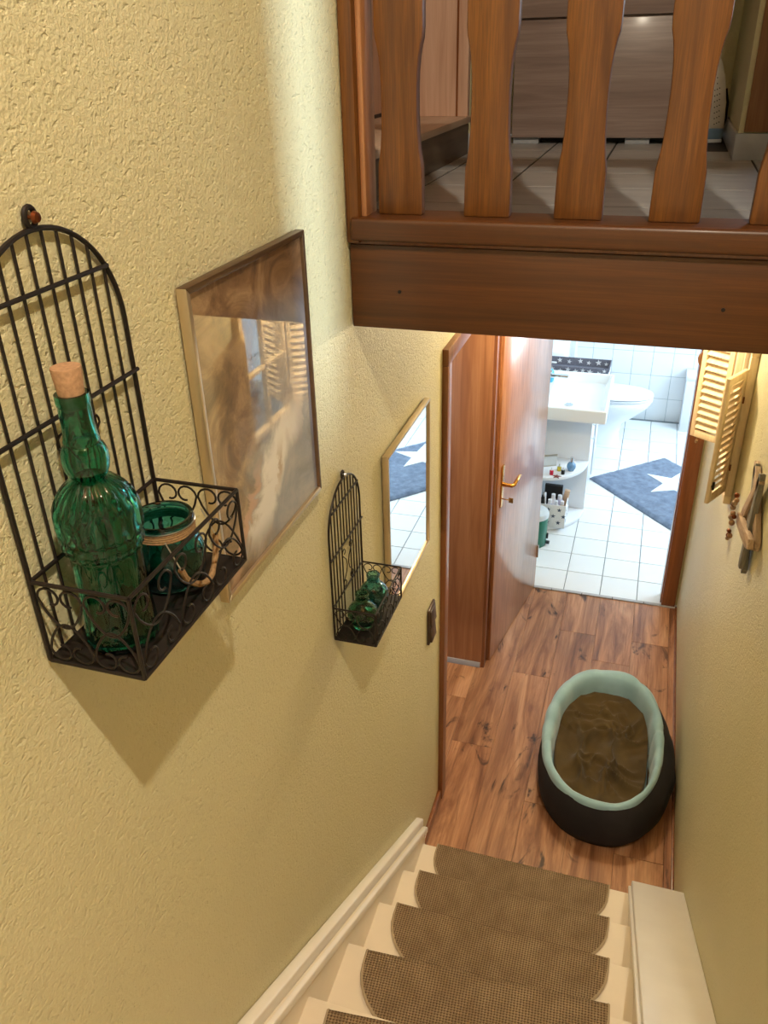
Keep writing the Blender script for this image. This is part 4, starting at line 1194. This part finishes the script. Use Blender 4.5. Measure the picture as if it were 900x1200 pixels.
boxitem('cosmetic_box', -0.455, 5.142, zi, 0.12, 0.03, 0.235, 'black', 'black box standing at the back of the star basket', 'box', (-0.02, 0, 0))
boxitem('cosmetic_box', -0.512, 5.03, zi, 0.022, 0.05, 0.20, 'black', 'narrow black pack at the left of the star basket', 'box')
boxitem('cosmetic_box', -0.383, 5.13, zi, 0.036, 0.03, 0.215, 'beige', 'beige carton at the back right of the star basket', 'box', (0, 0.1, 0))
boxitem('cosmetic_box', -0.492, 5.045, zi, 0.014, 0.04, 0.215, 'white_print', 'slim white carton in the star basket', 'box', (0, -0.05, 0))
def tubeitem(x, y, r, h, mat, label):
    o = thing('cosmetic_bottle', (x, y, zi), label, 'bottle', ct)
    MB().lathe([(0, 0), (r, 0), (r, h * 0.8), (r * 0.7, h * 0.86), (0, h * 0.86)], (x, y, zi), 18).build('bottle', mat, o)
    MB().lathe([(0, h * 0.86), (r * 0.75, h * 0.86), (r * 0.7, h), (0, h)], (x, y, zi), 18).build('cap', 'white_print', o)
tubeitem(-0.463, 5.02, 0.019, 0.185, 'lilac', 'lilac bottle at the front of the star basket')
tubeitem(-0.448, 5.075, 0.019, 0.20, 'white_print', 'white bottle in the middle of the star basket')
tubeitem(-0.405, 5.085, 0.020, 0.192, 'lilac', 'lilac bottle in the middle right of the star basket')
tubeitem(-0.382, 5.035, 0.016, 0.175, 'beige', 'beige tube at the front right of the star basket')
tubeitem(-0.420, 5.025, 0.015, 0.178, 'white_print', 'white tube at the front of the star basket')

# pedal bin
bn = thing('pedal_bin', (-0.535, 4.80, Z0), 'small green pedal bin with grey lid behind the bathroom door', 'bin')
MB().lathe([(0, 0.0), (0.082, 0.0), (0.086, 0.008), (0.090, 0.205), (0.088, 0.21), (0, 0.21)], (-0.535, 4.80, Z0), 40).build('bucket', 'green_bin', bn)
MB().lathe([(0, 0.21), (0.093, 0.21), (0.094, 0.232), (0.088, 0.245), (0.06, 0.256), (0, 0.26)], (-0.535, 4.80, Z0), 40).build('lid', 'grey_lid', bn)
box(-0.450, -0.425, 4.785, 4.815, Z0 + 0.012, Z0 + 0.024).build('pedal', 'black', bn, 0.003)
box(-0.452, -0.436, 4.79, 4.81, Z0 + 0.05, Z0 + 0.085).build('hinge', 'black', bn, 0.003)

# low cabinet and star tray behind the washbasin
lc = thing('low_cabinet', (-0.55, 5.97, Z0), 'narrow white cabinet beyond the washbasin', 'cabinet')
box(XB0 + 0.01, -0.262, 5.825, 6.08, Z0, 0.80).build('body', 'cabinet', lc, 0.003)
box(-0.262, -0.246, 5.825, 6.08, 0.05, 0.79).build('door', 'cabinet', lc, 0.002)
box(XB0 + 0.01, -0.20, 5.815, 6.09, 0.80, 0.822).build('top_board', 'cabinet', lc, 0.003)
ty = thing('star_tray', (-0.42, 5.92, 0.822), 'long slate grey fabric tray with white stars behind the washbasin', 'tray')
tx0, tx1, ty0, ty1 = -0.64, -0.215, 5.840, 6.03
def flare(p, top):
    return p
for nm, q in (('side', [(tx0, ty0), (tx1, ty0), (tx1 + 0.018, ty0 - 0.010), (tx0 - 0.018, ty0 - 0.010)]), ('side', [(tx1, ty0), (tx1, ty1), (tx1 + 0.018, ty1 + 0.01), (tx1 + 0.018, ty0 - 0.010)]),
              ('side', [(tx1, ty1), (tx0, ty1), (tx0 - 0.018, ty1 + 0.01), (tx1 + 0.018, ty1 + 0.01)]), ('side', [(tx0, ty1), (tx0, ty0), (tx0 - 0.018, ty0 - 0.01), (tx0 - 0.018, ty1 + 0.01)])):
    (a, b, c, d) = q
    cxm, cym = (tx0 + tx1) / 2, (ty0 + ty1) / 2
    sk = lambda p: (p[0] + (0.006 if p[0] < cxm else -0.006), p[1] + (0.006 if p[1] < cym else -0.006))
    z0, z1 = 0.822, 0.885
    vs = [(*a, z0), (*b, z0), (*c, z1), (*d, z1), (*sk(a), z0), (*sk(b), z0), (*sk(c), z1), (*sk(d), z1)]
    MB().add(vs, [(0, 1, 2, 3), (7, 6, 5, 4), (0, 4, 5, 1), (1, 5, 6, 2), (2, 6, 7, 3), (3, 7, 4, 0)]).build(nm, 'grey_fabric', ty)
box(tx0, tx1, ty0, ty1, 0.822, 0.828).build('base', 'grey_fabric', ty)
def tiltstar(cx, t, R, front=True):
    # star lying on the flared long side (front: outer face, back: inner face)
    P = star2d(0, 0, R, PI / 2 + 0.2 * math.sin(cx * 40))
    vs = []
    for off in (0.0, 0.0012):
        for px, pz in P:
            z = 0.822 + 0.063 * t + pz
            s = (z - 0.822) / 0.063
            y = (ty0 - 0.010 * s - off - 0.0003) if front else (ty1 + 0.010 * s - 0.0065 - off)
            vs.append((cx + px, y, z))
    MB().add(vs, [tuple(range(10)), tuple(range(10, 20))[::-1]] + [(i, (i + 1) % 10, 10 + (i + 1) % 10, 10 + i) for i in range(10)]).build('printed_star', 'white_print', ty)
for cx, t, R in ((-0.60, .6, .018), (-0.545, .4, .020), (-0.49, .62, .020), (-0.435, .45, .022), (-0.385, .62, .018), (-0.335, .5, .024), (-0.275, .36, .021), (-0.235, .72, .016)): tiltstar(cx, t, R)
for cx, t, R in ((-0.57, .6, .02), (-0.50, .5, .018), (-0.42, .65, .02), (-0.36, .5, .018), (-0.29, .6, .024), (-0.235, .5, .016)): tiltstar(cx, t, R, False)

# toilet, facing right
to = thing('toilet', (-0.4, 6.62, Z0), 'white ceramic toilet with closed lid beyond the washbasin', 'toilet')
def ell(cx, cy_, a, b, z, n=40, p=2.2):
    return [(cx + a * math.copysign(abs(math.cos(t)) ** (2 / p), math.cos(t)), cy_ + b * math.copysign(abs(math.sin(t)) ** (2 / p), math.sin(t)), z) for t in [2 * PI * k / n for k in range(n)]]
TY = 6.60
MB().loft([ell(-0.33, TY, 0.25, 0.115, Z0), ell(-0.33, TY, 0.245, 0.112, 0.03), ell(-0.33, TY, 0.235, 0.10, 0.10), ell(-0.32, TY, 0.25, 0.11, 0.18), ell(-0.27, TY, 0.31, 0.145, 0.27), ell(-0.23, TY, 0.345, 0.172, 0.34), ell(-0.22, TY, 0.355, 0.18, 0.385), ell(-0.22, TY, 0.345, 0.172, 0.395)]).build('bowl', 'ceramic', to, angle=60)
MB().loft([ell(-0.22, TY, 0.352, 0.178, 0.399), ell(-0.22, TY, 0.358, 0.184, 0.404), ell(-0.22, TY, 0.356, 0.182, 0.416), ell(-0.22, TY, 0.34, 0.17, 0.419)]).build('seat', 'cabinet', to, angle=60)
MB().loft([ell(-0.22, TY, 0.350, 0.176, 0.423), ell(-0.22, TY, 0.358, 0.184, 0.428), ell(-0.22, TY, 0.352, 0.178, 0.442), ell(-0.22, TY, 0.30, 0.14, 0.450)]).build('lid', 'cabinet', to, angle=60)
box(-0.80, -0.56, TY - 0.19, TY + 0.19, 0.40, 0.80).build('cistern', 'ceramic', to, 0.02, seg=3)
box(-0.80, -0.50, TY - 0.11, TY + 0.11, Z0, 0.41).build('cistern_base', 'ceramic', to, 0.02, seg=3)

# white box against the back wall
wbx = thing('storage_box', (0.5, 7.0, Z0), 'white box against the bathroom back wall next to the door jamb', 'box')
box(0.385, 0.66, 6.93, 7.118, Z0, 0.46).build('body', 'cabinet', wbx, 0.006)
box(0.380, 0.665, 6.925, 7.12, 0.46, 0.50).build('lid', 'cabinet', wbx, 0.008)
